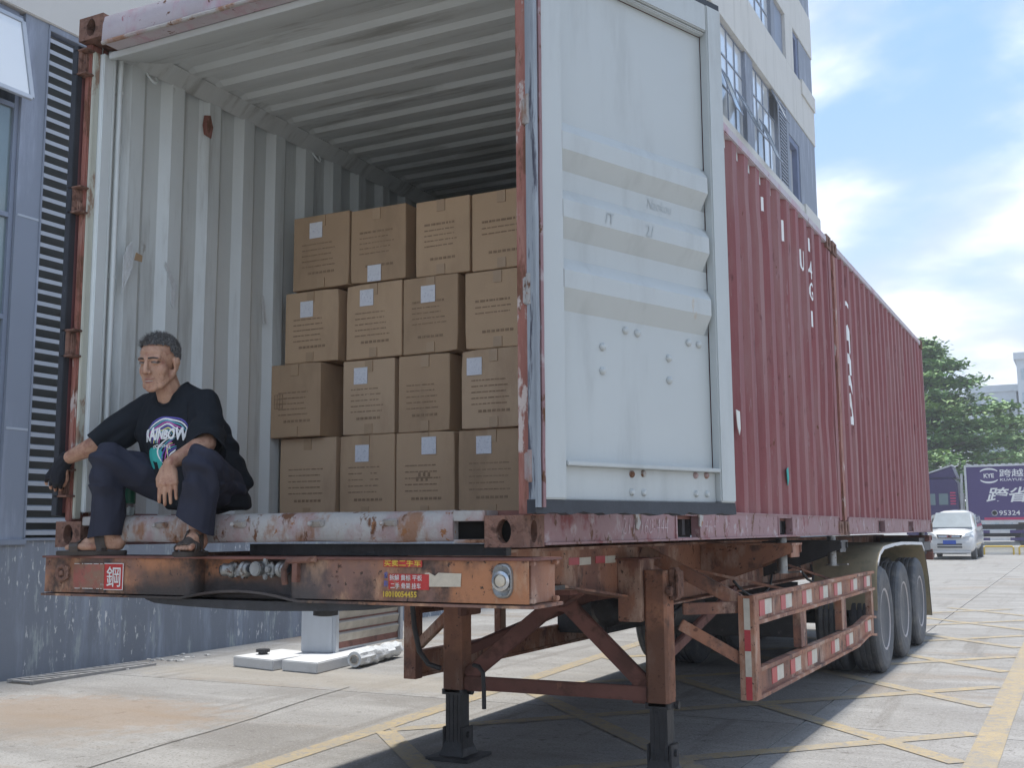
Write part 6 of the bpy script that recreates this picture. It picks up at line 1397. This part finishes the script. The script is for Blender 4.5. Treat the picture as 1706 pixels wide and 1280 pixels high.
# ------------------------------------------------------------------ tree behind the truck, pale towers
def tree(x, y, h, tiers, label, seed, leafn):
    rnd = random.Random(seed); t = thing('broadleaf_tree', label, 'tree', (x, y, .3), 'trees behind the purple truck')
    tr_ = MB(); tr_.tube([(x+.25*math.sin(i*.7), y, .3+h*.92*i/9) for i in range(10)], .3, 8, [.30*(1-.88*i/9) for i in range(10)])
    vs, fs, mi = [], [], []
    for (zf, rad, th_, off) in tiers:
        z = .3+h*zf
        for b in range(rnd.randint(11,14)):
            a = rnd.random()*6.283; L = rad*rnd.uniform(.65,1.05); e = Vector((x+off+L*math.cos(a), y+L*math.sin(a), z+rnd.uniform(-.1,.3)*th_))
            tr_.tube([(x,y,z-.5-.08*rad), (x+(e.x-x)*.5, y+(e.y-y)*.5, z-.15), tuple(e)], .06, 5, [.07,.05,.015])
            # flat sprays of leaves along the limb
            for c in range(int(rnd.randint(10,13))):
                s = rnd.uniform(.15,1.05); p = Vector((x,y,z)).lerp(e, s)+Vector((rnd.gauss(0,.16)*rad*.55, rnd.gauss(0,.16)*rad*.55, rnd.gauss(0,.16)*th_+.10*th_))
                cl = rnd.uniform(.55,1.1); pale = rnd.random() < .35
                for _ in range(int(leafn*cl)):
                    q = p+Vector((rnd.gauss(0,.55)*cl, rnd.gauss(0,.55)*cl, rnd.gauss(0,.16)*cl)); k = rnd.uniform(.13,.26); d1 = Vector((rnd.uniform(-1,1),rnd.uniform(-1,1),rnd.uniform(-.35,.35))).normalized()*k; d2 = d1.cross(Vector((rnd.uniform(-.5,.5),rnd.uniform(-.5,.5),1))).normalized()*k*.55
                    o = len(vs); vs += [q-d1, q+d2, q+d1, q-d2]; fs.append((o,o+1,o+2,o+3)); mi.append(1 if pale else 0)
    tr_.build('trunk', 'bark', t)
    m = MB(); m.v = [tuple(v) for v in vs]; m.f = fs; m.mi = mi
    me = bpy.data.meshes.new('crown'); me.from_pydata([(v[0]-x, v[1]-y, v[2]-.3) for v in m.v], [], m.f); me.materials.append(MT['leaf']); me.materials.append(MT['leaf2']); me.polygons.foreach_set('material_index', mi); me.update()
    o = bpy.data.objects.new('crown', me); COL.objects.link(o); o.parent = t
    return t
tree(-5.2, 76, 13.6, [(.24,6.6,1.2,.3),(.32,7.2,1.2,.3),(.40,7.0,1.2,.4),(.48,6.6,1.1,.2),(.56,5.9,1.1,.3),(.64,5.3,1.0,.2),(.71,4.6,.9,.0),(.79,3.7,.8,-.2),(.87,2.7,.7,-.3),(.94,1.8,.6,-.4),(.99,1.1,.5,-.3)], 'tall tiered green tree rising behind the purple truck cab', 4, 46)
tree(-.2, 86, 10.6, [(.22,4.6,1.0,0),(.34,4.4,1.0,.2),(.46,3.8,.9,0),(.58,3.0,.8,-.2),(.70,2.3,.7,0),(.82,1.5,.6,-.2)], 'shorter green tree behind the purple truck box', 9, 44)
def tower(x0, x1, y0, y1, h, label, nx, nzz):
    t = thing('tower_block', label, 'building', ((x0+x1)/2, y0, 0), 'pale tower blocks far behind the trees'); MB().box(x0,x1,y0,y1,.0,h).build('wall', 'tower', t); w0 = None
    MB().box(x0-.3,x1+.3,y0-.3,y1,h+.001,h+.9).build('roof_edge', 'tower', t)
    for i in range(nx):
        for j in range(nzz):
            xx = x0+(x1-x0)*(i+.2)/nx; zz = h*(j+.45)/(nzz+.3); 
            if w0 is None: w0 = MB().box(xx,xx+(x1-x0)/nx*.6,y0-.06,y0-.01,zz,zz+h/nzz*.45).build('window', 'towerw', t); xx0, zz0 = xx, zz
            else: share(w0, 'window', t, (xx-xx0,0,zz-zz0))
    return t
tower(-2.3, 16, 150, 168, 22.6, 'tall pale tower block rising far behind the green trees', 8, 7)
tower(-9.0, -2.9, 158, 170, 19.5, 'lower whitish block beside the tall pale tower behind the trees', 3, 6)

# thin summer haze: one closed box of even air round everything
hm_ = bpy.data.materials.new('thin_air'); hm_.use_nodes = True; t_ = hm_.node_tree; t_.nodes.clear()
vo = t_.nodes.new('ShaderNodeVolumePrincipled'); vo.inputs['Color'].default_value = (.90, .94, 1, 1); vo.inputs['Density'].default_value = .0014; vo.inputs['Anisotropy'].default_value = .2
ou = t_.nodes.new('ShaderNodeOutputMaterial'); t_.links.new(vo.outputs[0], ou.inputs['Volume'])
MT['haze'] = hm_
tag(MB().box(-150, 150, -70, 330, -1.8, 31).build('haze', 'haze', smooth=0), kind='stuff')
